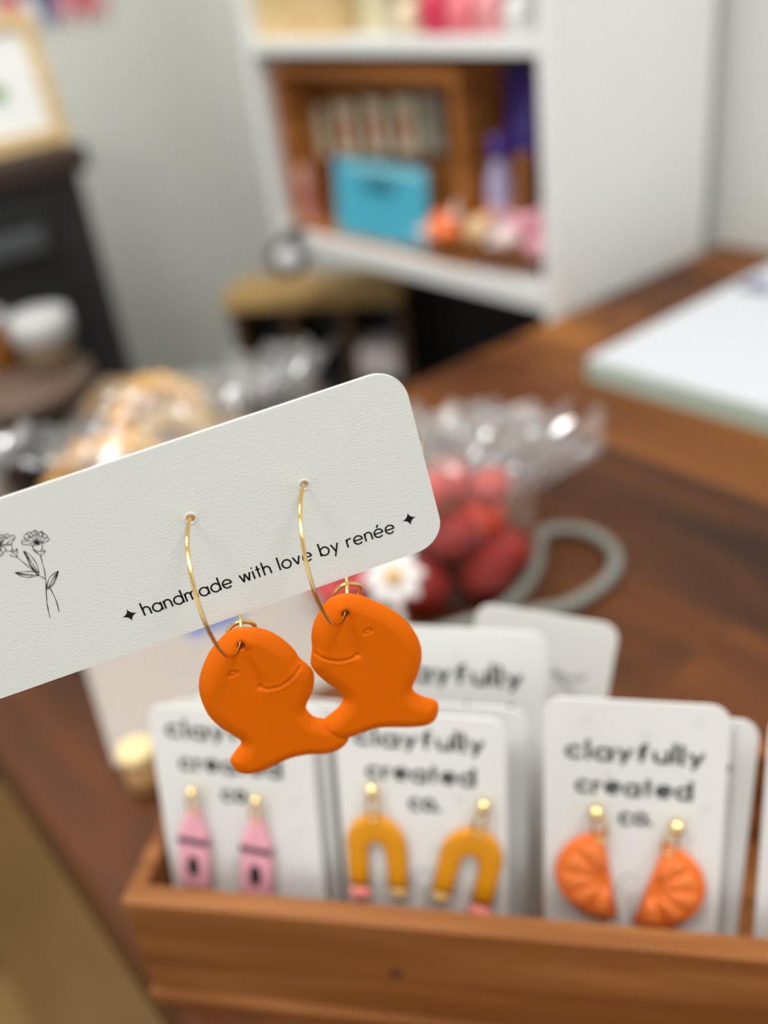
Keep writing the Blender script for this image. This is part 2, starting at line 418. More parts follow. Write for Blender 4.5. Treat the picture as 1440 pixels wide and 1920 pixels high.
# ------------------------------------------------------------------ white shelf unit standing behind the counter
UX, UY0, UY1 = .6, .546, .985
t = thing('shelf_unit', 'white open shelf unit with solid sides behind the counter', 'shelf unit', (UX, UY0, ZF+.001))
Hh = -ZF
def ub(name, x0, x1, y0, y1, z0, z1, m=M_white): return box_obj(name, (x0, x1, y0, y1, z0+Hh, z1+Hh), m, t, bevel=.0012)
D_ = CX1-UX-.022
ub('side_panel', 0, D_, 0, .014, 0-Hh+0, .62)
ub('side_panel', 0, D_, UY1-UY0-.014, UY1-UY0, -.004, .62)
ub('back_panel', D_-.008, D_, .014, UY1-UY0-.014, -.004, .62)
ub('shelf', .001, D_-.008, .014, UY1-UY0-.014, -.004, .016)
ub('shelf', .001, D_-.008, .014, UY1-UY0-.014, .2025, .2165)
ub('shelf', .001, D_-.008, .014, UY1-UY0-.014, .42, .434)
ub('shade_panel', D_-.02, D_-.012, .014, UY1-UY0, -Hh, -.004, mat('shade_black', srgb(22, 20, 20), .8))  # added black sheet standing in for the shaded void below the unit
SZ = .0161

# wooden crate lying on its side on the shelf
CRX, CY_a, CY_b = .6105, .664, .957
t = thing('wooden_crate', 'open brown wooden crate on its side on the white shelf', 'crate', (CRX, CY_a, SZ))
W_ = CY_b-CY_a; dz = .176; dd = .062
for nm, b in (('side_board', (0, dd, 0, .011, 0, dz)), ('side_board', (0, dd, W_-.011, W_, 0, dz)), ('top_board', (0, dd, .011, W_-.011, dz-.011, dz)),
              ('bottom_board', (0, dd, .011, W_-.011, 0, .006)), ('back_board', (dd-.006, dd, .011, W_-.011, .006, dz-.011))):
    box_obj(nm, b, M_crate, t, bevel=.001)

def px_y(px, py, X): return at(px, py, 0, X)
# row of small printed tags hanging at the crate's back
M_tag = mat('tag_card', srgb(214, 204, 176), .7); M_tagred = mat('tag_red', srgb(190, 96, 70), .6)
tp = None
for i, (px, py) in enumerate([(595, 245), (650, 242), (705, 238), (760, 236), (808, 232)]):
    p = px_y(px, py, .655)
    tt = thing('hanging_tag', ['cream tag hanging at the left end of the crate back', 'cream tag with red print, second in the crate', 'cream tag with red print, middle of the crate back', 'cream tag with red print, fourth in the crate', 'grey tag hanging at the right end of the crate back'][i], 'tag', (p.x, p.y, p.z), 'tags hanging in the crate')
    tm = M_tag if i < 4 else mat('tag_grey', srgb(150, 146, 130), .7)
    q = MB(); q.box(-.0015, .0015, -.017, .017, -.027, .027); q.build('tag_card', tm, tt, bevel=.0008)
    if i in (1, 2, 3):
        q = MB(); q.box(-.0022, -.0015, -.007, .007, -.016, .012); q.build('red_print', M_tagred, tt)
    q = MB(); q.tube([(0, -.004, .027), (0, 0, .157-p.z), (0, .004, .027)], .0006, 6); q.build('string', M_ink, tt)
q = MB(); a = px_y(570, 205, .726); b = px_y(835, 190, .726)
q.tube([(.655, CY_a+.012, .162), (.655, (CY_a+CY_b)/2, .158), (.655, CY_b-.012, .162)], .0014, 8)
tag(q.build('hanging_rod', mat('rod_steel', srgb(120, 110, 96), .4, metal=.6)), 'thin rod across the back of the crate carrying the tags', 'rod')

# turquoise booklet standing in the crate
a = at(618, 318, 0, .618); b = at(796, 318, 0, .618); lo = at(700, 478, 0, .622)
t = thing('booklet', 'turquoise booklet with dark lettering standing in the crate', 'booklet', Matrix.Translation((.6145, (a.y+b.y)/2, SZ+.0065)) @ Matrix.Rotation(math.radians(6), 4, 'Y'))
hw = abs(a.y-b.y)/2-.004; hh = .078
q = MB(); q.box(0, .004, -hw, hw, 0, hh); q.build('cover', mat('turquoise_cover', srgb(72, 172, 196), .45, var=.05, vscale=20), t, bevel=.0006)
q = MB(); q.box(-.0006, 0, -hw+.002, hw-.028, hh-.010, hh-.004); q.build('pale_band', mat('pale_aqua', srgb(150, 205, 214), .5), t)
q = MB()
for k, (w0, zz) in enumerate([(.020, .062), (.026, .055), (.018, .049)]):
    X = -w0
    rr = random.Random(k)
    while X < w0:
        l = rr.uniform(.004, .009); q.box(-.0005, 0, -X-l, -X, zz-.0022, zz+.0022); X += l+.0016
q.build('lettering', mat('teal_ink', srgb(26, 84, 108), .5), t)

# ------------------------------------------------------------------ small goods on the shelves
def jar(name, label, cat, x, y, z, r, h, mb, ml, neck=.75, group=None, lidh=.16):
    t = thing(name, label, cat, (x, y, z), group)
    q = MB(); q.lathe([(r*.9, 0), (r, h*.05), (r, h*.68), (r*neck, h*.8), (r*neck, h*.84)]); q.build('body', mb, t, smooth=True)
    q = MB(); q.lathe([(r*neck*1.08, h*.84), (r*neck*1.08, h*.98), (r*neck*.95, h)]); q.build('lid', ml, t, smooth=True)
    return t
def carton(name, label, cat, x, y, z, sx, sy, sz, col, band=None, rz=0, group=None):
    t = thing(name, label, cat, Matrix.Translation((x, y, z)) @ Matrix.Rotation(rz, 4, 'Z'), group)
    m = mat(name+str(len(MATS)), col, .55)
    q = MB(); q.box(-sx/2, sx/2, -sy/2, sy/2, 0, sz); q.build('carton', m, t, bevel=.001)
    q = MB(); q.box(-sx/2-.0004, sx/2+.0004, -sy/2-.0004, sy/2+.0004, sz*.35, sz*.6); q.build('label_band', mat(name+str(len(MATS)), band or srgb(235, 230, 225), .5), t)
    return t
def g_at(px, py, x, z):   # ground position on a shelf for a base seen at a pixel
    p = at(px, py, 0, x); return p.y
carton('pink_packet', 'slim pink packet standing left of the turquoise booklet', 'packet', .625, g_at(582, 455, .625, 0), SZ+.006, .012, .026, .062, srgb(226, 172, 160), srgb(202, 120, 120))
yj = .683
jar('white_jar', 'small cream jar behind the booklet in the crate', 'jar', .6425, yj, SZ+.006, .0155, .100, mat('cream_ceramic', srgb(222, 220, 196), .3), mat('cream_lid', srgb(200, 198, 170), .35))
# right of the crate
def pouch(name, label, cat, x, y, z, w, h, col, rz=0, seed=1):
    rr = random.Random(seed)
    t = thing(name, label, cat, Matrix.Translation((x, y, z)) @ Matrix.Rotation(rz, 4, 'Z'))
    q = MB(); n = 12; vs = []; fs = []
    for j in range(n+1):
        v = j/n
        for k in range(20):
            a = 2*math.pi*k/20; th = .016*math.sin(math.pi*min(1, .12+v*.88))**.6*(1 if v < .9 else .35)
            vs.append((math.cos(a)*th+rr.uniform(-.0007, .0007), math.sin(a)*w/2*(1-.06*math.sin(v*3)), v*h))
    for j in range(n):
        for k in range(20): fs.append((j*20+k, j*20+(k+1) % 20, (j+1)*20+(k+1) % 20, (j+1)*20+k))
    fs += [tuple(range(20))[::-1], tuple(range(n*20, n*20+20))]
    q.add(vs, fs); q.build('pouch_body', mat(name+'_'+str(seed), col, .35), t, smooth=True)
    q = MB(); q.box(-.003, .003, -w/2, w/2, h, h+.009); q.build('top_seal', mat(name+'_seal_'+str(seed), tuple(c*.7 for c in col[:3])+(1,), .4), t, bevel=.001)
    return t
jar('lavender_bottle', 'pale lavender bottle with violet cap right of the crate', 'bottle', .632, at(936, 330, 0, .632).y, SZ, .0115, .118, mat('lavender', srgb(176, 166, 200), .35), mat('violet_cap', srgb(90, 70, 160), .35), neck=.6)
pouch('purple_pouch', 'deep purple pouch standing behind the lavender bottle', 'pouch', .664, .638, SZ, .040, .158, srgb(70, 52, 140), seed=3)
carton('brown_carton', 'narrow brown carton beside the lavender bottle', 'carton', .634, at(984, 330, 0, .634).y, SZ, .016, .013, .105, srgb(150, 96, 48), srgb(130, 80, 40))
carton('pink_carton', 'narrow pink carton against the white side panel', 'carton', .626, .5695, SZ, .016, .014, .100, srgb(224, 140, 140), srgb(210, 90, 110))

# shallow wooden bowl heaped with wrapped sweets, in front of the crate
BC = Vector((.645, .648, SZ)); 
bx = at(905, 470, 0, .625)
BC = Vector((.6375, .652, SZ+.0002))
t = thing('wooden_bowl', 'shallow wooden bowl of colourful treats at the shelf front', 'bowl', BC)
q = MB(); Rb = .082
prof = [(.03, 0), (.05, .004), (Rb, .026), (Rb+.002, .028), (Rb-.003, .0285), (.05, .010), (.02, .007), (.001, .0068)]
vs = []; fs = []; n = 40
for (r, z) in prof:
    for k in range(n):
        a = 2*math.pi*k/n; vs.append((r*math.cos(a)*.44, r*math.sin(a), z))
for i in range(len(prof)-1):
    for k in range(n): fs.append((i*n+k, i*n+(k+1) % n, (i+1)*n+(k+1) % n, (i+1)*n+k))
fs += [tuple(range(n))[::-1], tuple(range((len(prof)-1)*n, len(prof)*n))]
q.add(vs, fs); q.build('bowl_body', M_crate, t, smooth=True)
def treat(c, r, col, seed, label, group='treats heaped in the wooden bowl'):
    rr = random.Random(seed); ph = [rr.uniform(0, 6.28) for _ in range(4)]
    q = MB(); q.ball((0, 0, 0), r, 18, 10, (1.15, 1, .8), lambda d: 1+.07*math.sin(5*d.x+ph[0])+.07*math.sin(6*d.y+ph[1])+.05*math.sin(7*d.z+ph[2]))
    t = thing('wrapped_treat', label, 'treat', Matrix.Translation(c) @ Matrix.Rotation(rr.uniform(0, 3), 4, 'Z'), group)
    m = mat('treat_%d_%d_%d' % tuple(int(k*99) for k in col[:3]), col, .35)
    q.build('filling', m, t, smooth=True)
    for s in (-1, 1):
        q = MB(); q.add([(s*r*1.05, 0, 0), (s*r*1.7, -r*.5, r*.15), (s*r*1.75, 0, -r*.1), (s*r*1.7, r*.5, r*.15)], [(0, 1, 2), (0, 2, 3)])
        q.build('wrapper_end', m, t)
OR, WHT, PNK, TAN, PCH = srgb(244, 120, 44), srgb(232, 214, 208), srgb(232, 164, 180), srgb(226, 196, 150), srgb(240, 166, 100)
bowl_list = [(-.004, .046, .030, .014, OR, 'bright orange treat at the far left of the bowl heap'), (-.022, .030, .032, .014, OR, 'bright orange treat at the front left of the bowl heap'),
 (-.016, .052, .024, .010, WHT, 'whitish treat beside the orange ones at the bowl rim'), (.010, .022, .046, .015, WHT, 'large pale treat on top of the heap'),
 (-.020, .004, .036, .013, TAN, 'tan treat at the middle front of the bowl'), (.008, -.006, .052, .014, PCH, 'peach treat on top behind the pale ones'),
 (-.022, -.022, .034, .012, WHT, 'pale treat right of the tan one at the front'), (.006, -.030, .046, .013, PNK, 'pink treat on top near the side panel'),
 (-.014, -.046, .030, .012, PNK, 'pink treat low at the right end of the bowl'), (.026, .034, .032, .012, TAN, 'tan treat behind the orange ones'),
 (.022, -.020, .036, .012, TAN, 'tan treat at the back of the heap'), (-.004, .014, .026, .012, OR, 'small orange treat under the pale one')]
for i, (x, y, z, r, col, lb) in enumerate(bowl_list): treat(BC+Vector((x*.6-.004, y*1.45, z)), r*1.2, col, i+3, lb)

# upper shelf: pale wooden box, red and pink goods, dark basket
UZ = .2167
p0 = at(445, 55, 0, .63).y; p1 = at(655, 60, 0, .63).y
t = thing('wooden_box', 'pale wooden box on the upper white shelf, left end', 'box', (.612, p1, UZ)); wl = .968-p1
for nm, b in (('front_board', (0, .008, 0, wl, 0, .10)), ('back_board', (.13, .138, 0, wl, 0, .10)), ('side_board', (.008, .13, 0, .008, 0, .10)),
              ('side_board', (.008, .13, wl-.008, wl, 0, .10)), ('bottom_board', (.008, .13, .008, wl-.008, 0, .006))):
    box_obj(nm, b, M_pine, t)
carton('cream_carton', 'small cream carton on the upper shelf beside the pale box', 'carton', .65, at(735, 55, 0, .65).y+.008, UZ, .03, .045, .10, srgb(206, 196, 160), srgb(190, 182, 150))
for i, (px, w_, h_, col, lb) in enumerate([(772, .024, .030, srgb(232, 214, 180), 'cream soft pack left of the crimson one on the upper shelf'), (822, .030, .042, srgb(206, 52, 84), 'crimson soft pack on the upper shelf'),
        (872, .028, .036, srgb(230, 120, 130), 'rose soft pack right of the crimson one on the upper shelf'), (925, .030, .038, srgb(226, 150, 152), 'pale pink soft pack on the upper shelf'), (978, .024, .030, srgb(228, 226, 224), 'white soft pack at the right end of the upper shelf')]):
    pouch('soft_pack', lb, 'pack', .622, at(px, 60, 0, .622).y, UZ, w_, h_, col, seed=20+i)['group'] = 'soft packs on the upper shelf'
carton('dark_red_basket', 'dark maroon storage box at the back of the upper shelf', 'box', .70, .640, UZ, .09, .145, .17, srgb(66, 24, 20), srgb(80, 30, 26))

# ------------------------------------------------------------------ low wooden shelf in the corner, behind and below the white unit
bz = -.08
A = at(428, 583, 2, bz-.02); B = at(800, 567, 2, bz-.02)
ex_ = (B-A); ex_.z = 0; Lb = ex_.length; ex_.normalize(); ey_ = Vector((-ex_.y, ex_.x, 0))
if ey_.dot(_F) < 0: ey_ = -ey_
t = thing('low_shelf', 'low wooden cube shelf with dark openings in the corner', 'shelf', basis(Vector((A.x, A.y, ZF+.001)), ex_, ey_, Vector((0, 0, 1)) if ex_.cross(ey_).z > 0 else Vector((0, 0, -1))))
BENCH = t; hz = bz-ZF-.001; Wb = .235; Db = .085
def bb(nm, b, m=M_bench): return box_obj(nm, b, m, t, bevel=.0015)
bb('top_board', (-.006, Wb, -.010, Db, hz-.018, hz))
for x in (0, .075, .150, Wb-.012): bb('upright', (x, x+.012, 0, Db-.01, 0, hz-.018), mat('shaded_upright', srgb(84, 62, 38), .7))  # brown darkened: the shade inside the shelf is put into the colour
bb('shelf_board', (.012, Wb-.022, .002, Db-.01, -.213-ZF, -.203-ZF), M_dark); bb('back_board', (0, Wb-.01, Db-.01, Db, 0, hz-.024), M_dark)  # inner boards near black: shade of the openings is in their colour
bb('bottom_board', (.012, Wb-.022, .002, Db-.01, .02, .036))
# small dark clip lamp with a pale disc for its highlight, clamped to the shelf corner
cp = at(540, 484, 0, .583); cl = thing('clip_lamp', 'small dark clip lamp with a painted pale highlight at the white shelf corner', 'lamp', cp)
dv_ = (CAM-cp).normalized(); Xc = Vector((0, 0, 1)).cross(dv_).normalized(); MH = basis(Vector((0, 0, 0)), Xc, dv_.cross(Xc), dv_)
q = MB(); q.lathe([(.006, -.020), (.016, -.014), (.021, -.002), (.022, .006), (.019, .0065), (.017, .003)], 28, MH); q.build('lamp_head', mat('dark_lamp', srgb(44, 34, 32), .35), cl, smooth=True)
q = MB(); q.lathe([(.0125, .003), (.0125, .006), (.009, .0095), (.001, .011)], 24, MH); q.build('lens', mat('pale_highlight', srgb(232, 230, 228), .15), cl, smooth=True)  # pale disc models the bright highlight on the dark head
q = MB(); q.box(.004, .030, -.008, .008, .016-cp.z+.0003, .022-cp.z); q.box(.004, .010, -.008, .008, -.013-cp.z, .016-cp.z); q.box(.010, .030, -.008, .008, -.013-cp.z, -.0045-cp.z); q.build('clamp', mat('dark_lamp', srgb(44, 34, 32)), cl, bevel=.001)

# white carton on the lower board of the low shelf
bpy.context.view_layer.update()
t = thing('white_carton', 'white cardboard carton on the lower board of the low corner shelf', 'carton', BENCH.matrix_world @ Matrix.Translation((.192, .034, -.2025-ZF-.001)))
q = MB(); q.box(-.027, .027, -.030, .030, 0, .040); q.build('carton', mat('white_carton', srgb(228, 220, 218), .6), t, bevel=.002)
q = MB(); q.box(-.027, .027, -.005, .005, .040, .0403); q.build('tape_strip', mat('tape', srgb(206, 196, 184), .3), t)

# ------------------------------------------------------------------ dark drawer cabinet at the back wall
YC = 1.22
a = at(168, 292, 1, YC); c = at(0, 330, 1, YC)
zt = (a.z+c.z)/2+.016; xr = at(150, 320, 1, YC).x
t = thing('drawer_cabinet', 'tall black drawer cabinet with dark top by the back wall', 'cabinet', (xr-.62, YC, ZF+.001))
H0 = zt-ZF-.001
box_obj('carcass', (0, .62, .004, YB-YC-.014, 0, H0-.03), M_darkwood, t)
box_obj('cabinet_top', (-.02, .632, -.012, YB-YC-.013, H0-.03, H0), M_darktop, t, bevel=.004)
M_pull = mat('pewter_pull', srgb(74, 76, 78), .6)
k = 0; zz = H0-.05
while zz > .12:
    for x0, x1 in ((.02, .29), (.30, .572)):
        d = box_obj('drawer', (x0, x1, -.006, .004, zz-.085, zz), M_dark, t, bevel=.002)
        q = MB(); cx = x1-.062; q.box(cx-.05, cx+.04, -.014, -.006, zz-.058, zz-.030); q.build('pull', M_pull, d, bevel=.004)
    zz -= .095

# framed print leaning on the cabinet top
def quadplane(Y, pts): return [at(x, y, 1, Y) for x, y in pts]
zc = zt
lean = math.radians(8)
t = thing('framed_print', 'white print with a green leaf in a pale wood frame, leaning on the cabinet', 'picture', Matrix.Translation((.492, YC+.035, zc+.001)) @ Matrix.Rotation(-lean, 4, 'X'))
Wf, Hf, bf = .21, .150, .018
for nm, b in (('frame_rail', (-Wf, 0, 0, .016, 0, bf)), ('frame_rail', (-Wf, 0, 0, .016, Hf-bf, Hf)), ('frame_stile', (-bf, 0, 0, .016, bf, Hf-bf)), ('frame_stile', (-Wf, -Wf+bf, 0, .016, bf, Hf-bf))):
    box_obj(nm, b, M_pine, t)
box_obj('print_sheet', (-Wf+bf, -bf, .006, .010, bf, Hf-bf), mat('print_paper', srgb(240, 240, 238), .6), t, bevel=0)
q = MB()
for ang in (60, 90, 120, 35, 145):
    L_ = catmull([(0, 0), (.005, .008), (0, .022), (-.005, .008)], 4); R_ = Matrix.Rotation(math.radians(ang-90), 2)
    P = [R_ @ Vector(v[:2]) for v in L_]; o = [(-.074+v.x, .0058, .058+v.y) for v in P]; q.add(o, [tuple(range(len(o)))])
q.build('leaf_motif', mat('leaf_green', srgb(120, 170, 70), .6), t)
t = thing('pale_board', 'small pale wooden board standing behind the framed print', 'board', (.474, YC+.115, zc+.001))
box_obj('board_face', (0, .042, 0, .014, 0, .115), M_pine, t); box_obj('board_foot', (-.004, .046, -.008, .024, 0, .006), M_pine, t)

# pink, white and blue paper garland high on the back wall
gl = [(8, 'rose', srgb(228, 120, 130)), (48, 'white', srgb(226, 226, 236)), (80, 'slate blue', srgb(120, 124, 160)), (112, 'pink', srgb(228, 150, 160)), (150, 'red', srgb(220, 100, 110)), (180, 'blush', srgb(232, 170, 174))]
zg = at(100, -24, 1, YB-.01).z
for i, (px, cn, col) in enumerate(gl):
    P = at(px, -24, 1, YB-.006)
    t = thing('garland_flag', cn+' paper flag on the garland string above the cabinet', 'flag', (P.x, YB-.007, zg), 'paper flags of the garland')
    q = MB(); w2 = .022; q.add([(-w2, 0, 0), (w2, 0, 0), (0, 0, -.052), (-w2, .001, 0), (w2, .001, 0), (0, .001, -.052)], [(0, 2, 1), (3, 4, 5), (0, 1, 4, 3), (1, 2, 5, 4), (2, 0, 3, 5)])
    q.build('flag_paper', mat('flag_%d' % i, col, .7), t)
q = MB(); q.tube([(at(-60, -24, 1, YB-.01).x, YB-.009, zg+.004), (at(100, -24, 1, YB-.01).x, YB-.009, zg), (at(230, -24, 1, YB-.01).x, YB-.009, zg+.006)], .001, 6)
tag(q.build('garland_string', M_ink), 'thin dark string holding the paper flags', 'string')

# stool with a white tub and an amber basket, in front of the cabinet
p = at(90, 700, 1, .98)
t = thing('side_table', 'small dark side table in front of the black cabinet', 'table', (p.x-.03, p.y+.02, ZF+.001))
ST = p.copy(); TH = p.z-ZF-.001
q = MB(); q.lathe([(.075, TH-.019), (.08, TH-.015), (.08, TH-.004), (.075, TH)], 36); q.build('tabletop', mat('table_veneer', srgb(104, 84, 72), .6), t)
for k in range(4):
    a = math.pi/4+k*math.pi/2; q = MB(); q.tube([(.055*math.cos(a), .055*math.sin(a), TH-.019), (.085*math.cos(a), .085*math.sin(a), 0)], .009, 10); q.build('leg', M_darktop, t)
tz = ZF+TH+.0015
p = at(100, 690, 2, tz)
t = thing('white_tub', 'white lidded tub on the small side table', 'tub', Matrix.Translation((p.x, p.y, tz)) @ Matrix.Rotation(.5, 4, 'Z'))
q = MB(); q.lathe([(.024, 0), (.028, .034), (.028, .036)]); q.build('tub_body', mat('kraft_tub', srgb(150, 128, 104), .6), t, smooth=True)
q = MB(); q.lathe([(.030, .036), (.032, .038), (.032, .058), (.029, .061)]); q.build('tub_lid', mat('grey_lid', srgb(190, 190, 188), .45), t, smooth=True)
p = at(12, 690, 2, tz)
jar('amber_jar', 'amber jar with a pale lid left of the white tub', 'jar', p.x, p.y, tz, .019, .062, mat('amber_glass', srgb(130, 80, 24), .15), mat('amber_lid', srgb(186, 178, 180), .3), neck=.8)

# ------------------------------------------------------------------ things on the counter
# thick white notepad with green-tinted page edges
P0 = at(1097, 672, 2, .0165); P1 = at(1440, 768, 2, .0165); P2 = at(1440, 472, 2, .0165)
u = Vector((.0, -1, 0)); 
t = thing('notepad', 'thick white notepad with pale green page edges and blue writing', 'notepad', Matrix.Translation((P0.x, P0.y, .0004)) @ Matrix.Rotation(math.radians(1.0), 4, 'Z'))
LY, LX = .216, .30
LX = min(LX, CX1-P0.x-.01)
q = plate(rounded_rect(0, LX, -LY, 0, .004), [], .0150); q.build('page_block', mat('page_edges', srgb(176, 196, 182), .7, bump=.3, bscale=60, stretch=(.02, .02, 60)), t)
q = plate(rounded_rect(.0005, LX-.0005, -LY+.0005, -.0005, .004), [], .0006, z0=.0152); pg = q.build('top_page', mat('page_white', srgb(192, 195, 199), .6), t)
q = MB(); rr = random.Random(5)
wp = at(1398, 540, 2, .016); wq = at(1440, 556, 2, .016)
ox, oy = wp.x-P0.x, wp.y-P0.y
for row in range(2):   # two short handwritten words of joined loops
    P = []
    for k in range(34):
        a_ = k*1.05; P.append((ox+row*.016+.0052*math.sin(a_)*(1 if (k//6) % 2 else .62), oy+.004-k*.0010+.0016*math.cos(a_), 0))
    if row == 0: ribbon(q, catmull(P, 5, False), .0042, .0161)
    else: ribbon(q, catmull(P[:20], 5, False), .0034, .01612)
q.build('blue_writing', mat('blue_ink', srgb(24, 36, 120), .5), t)

# grey cord lying in a loop
pts = [(760, 1200), (880, 1170), (950, 1135), (998, 1080), (1010, 1030), (1016, 1003), (1050, 994), (1105, 1000), (1148, 1030), (1152, 1068), (1120, 1105), (1060, 1140), (980, 1166), (890, 1190), (800, 1210)]
P = [at(x, y, 2, .0036) for x, y in pts]
P = [Vector((v.x, v.y, .0037+.0075*max(0, 1-abs(i-13)/2.2))) for i, v in enumerate(P)]
q = MB(); q.tube(catmull(P, 8, False), .0036, 14)
tag(q.build('grey_cord', mat('grey_rubber', srgb(120, 120, 112), .45, bump=.4, bscale=900), smooth=True), 'thick grey cord lying in a loop on the counter', 'cord')

# printed sheet lying flat behind the box, at its left
A = at(216, 1440, 2, .001); B = at(158, 1245, 2, .001); dv = (B-A); dv.z = 0; dv.normalize(); du = Vector((dv.y, -dv.x, 0))
t = thing('printed_sheet', 'pinkish white printed sheet with a blue block lying behind the card box', 'sheet', basis(Vector((A.x, A.y, .0004)), du, dv, Vector((0, 0, 1))))
q = plate(rounded_rect(0, .150, 0, .105, .003), [], .0008); q.build('paper', M_sheet, t)
def loc2(px, py, T, z=.001):
    v = T.matrix_world.inverted() @ at(px, py, 2, z); return (v.x, v.y)
bpy.context.view_layer.update()
b0 = loc2(345, 1190, t); b1 = loc2(440, 1150, t)
q = MB(); q.add([(min(b0[0], b1[0])+.002, b0[1]-.003, .00085), (b1[0]+.003, b0[1]-.005, .00085), (b1[0]+.003, b1[1]+.004, .00085), (min(b0[0], b1[0])+.002, b1[1]+.004, .00085)], [(0, 1, 2, 3)]); q.build('blue_block', mat('print_blue', srgb(34, 84, 146), .5), t)
q = MB(); cpt = loc2(440, 1180, t); ribbon(q, arc(cpt[0], cpt[1], .040, .028, 190, 300, 20), .0016, .0009)
d1 = loc2(355, 1200, t); ribbon(q, [d1, (d1[0]+.014, d1[1])], .006, .0009)
d1 = loc2(530, 1165, t); ribbon(q, [d1, (d1[0]+.0035, d1[1])], .005, .0009)
q.build('grey_print', mat('print_grey', srgb(150, 148, 158), .6), t)

# little round wooden block behind the box corner
p = at(272, 1486, 2, 0)
p = at(276, 1470, 2, 0)
t = thing('wooden_stopper', 'small pale round wooden block beside the pink crayon card', 'block', (p.x, p.y, .0004))
q = MB(); q.lathe([(.0065, 0), (.0075, .001), (.0075, .012), (.0065, .014)]); q.build('block_body', mat('block_wood', srgb(190, 146, 96), .6), t, smooth=True)
q = MB(); q.lathe([(.0045, .014), (.0078, .0155), (.0078, .021), (.005, .0225)]); q.build('block_cap', mat('block_cap', srgb(232, 206, 150), .6), t, smooth=True)

# ---------------- cellophane bags
def crumple(c, rx, ry, rz, seed, nu=72, nv=44, amp=.22, flare=0, top=1.0):
    rr = random.Random(seed); dirs = []
    for k in range(120):
        v = Vector((rr.gauss(0, 1), rr.gauss(0, 1), rr.gauss(0, 1))).normalized(); dirs.append((v, rr.uniform(.84, 1.06)))
    vs = []; fs = []
    for i in range(nv+1):
        th = math.pi*i/nv
        for k in range(nu):
            a = 2*math.pi*k/nu; d = Vector((math.sin(th)*math.cos(a), math.sin(th)*math.sin(a), math.cos(th)))
            # faceted like creased film: cut by the nearest of many planes
            q = min(off/max(.05, d.dot(v)) for v, off in dirs if d.dot(v) > .3)
            q = max(.55, min(1.25, q))*(1+.006*math.sin(23*d.x+seed)*math.sin(19*d.y+7*d.z))
            x, y, z = d.x*rx*q, d.y*ry*q, d.z*rz*q
            if z < 0: z = max(z, -rz*.62)
            if flare and d.z > .45: s = 1+flare*(d.z-.45)*math.sin(a*4+seed); x *= s; y *= s
            vs.append((c[0]+x, c[1]+y, c[2]+z))
    for i in range(nv):
        for k in range(nu): fs.append((i*nu+k, (i+1)*nu+k, (i+1)*nu+(k+1) % nu, i*nu+(k+1) % nu))
    return vs, fs
def frill(q, base, ctr, up, side, w, h, folds, seed):
    """gathered open top of a bag: a zigzag sheet that fans out"""
    rr = random.Random(seed); n = folds*4; rows = 7; vs = []; fs = []; dep = up.cross(side)
    for j in range(rows):
        v = j/(rows-1)
        for i in range(n+1):
            s = i/n-.5; zig = math.sin(i*math.pi/2+seed)*(.0010+.0022*v)+rr.uniform(-.0009, .0009)+math.sin(j*1.4+seed)*.0012
            vs.append(Vector(base)+side*(s*w*(.35+.65*v))+up*(h*v*(1-.35*abs(s)*2*(.5+.5*math.sin(seed+i*.9))))+dep*zig)
    for j in range(rows-1):
        for i in range(n): fs.append((j*(n+1)+i, j*(n+1)+i+1, (j+1)*(n+1)+i+1, (j+1)*(n+1)+i))
    q.add(vs, fs)
M_film = film('cellophane', refl=.08, milk=.01); M_film2 = film('thin_cellophane', refl=.24, milk=.04)

# bag of red sweets on the counter, right of the held card
RB = Vector((.270, .322, 0))
t = thing('red_sweet_bag', 'clear cellophane bag of red sweets on the counter', 'bag', RB)
vs, fs = crumple((0, 0, .036), .050, .046, .054, 11)
q = MB(); q.add(vs, fs); o = q.build('bag_body', M_film, t)
wv = Vector((.62, -.78, 0)).normalized()
q = MB(); frill(q, (.018, -.018, .060), None, Vector((.80, .30, .50)).normalized(), wv, .085, .046, 8, 3)
frill(q, (.012, -.010, .066), None, Vector((.62, .45, .56)).normalized(), wv, .09, .040, 8, 8)
frill(q, (-.014, .000, .072), None, Vector((.30, .60, .62)).normalized(), wv, .08, .034, 7, 5)
frill(q, (.030, -.016, .048), None, Vector((.78, .05, .40)).normalized(), wv, .06, .040, 5, 14); q.build('gathered_top', M_film2, t)
rs = [(-.022, -.004, .012, .013, 'deep red'), (.002, -.018, .012, .013, 'deep red'), (.020, -.010, .011, .012, 'brick red'), (.006, .008, .012, .013, 'deep red'), (-.016, .016, .012, .012, 'brick red'),
      (-.008, -.010, .033, .012, 'deep red'), (.012, -.006, .032, .012, 'orange red'), (-.012, .008, .034, .012, 'orange red'), (.004, .002, .052, .010, 'salmon pink'), (.014, -.012, .050, .009, 'salmon pink'), (-.012, -.002, .054, .009, 'salmon pink')]
cols = {'deep red': srgb(150, 12, 6), 'brick red': srgb(176, 30, 14), 'orange red': srgb(222, 62, 18), 'salmon pink': srgb(208, 92, 84)}
where = ['on the bag floor, left', 'on the bag floor, front', 'on the bag floor, right', 'on the bag floor, middle', 'on the bag floor, back', 'in the middle layer, left', 'in the middle layer, right', 'in the middle layer, back', 'at the top, middle', 'at the top, right', 'at the top, left']
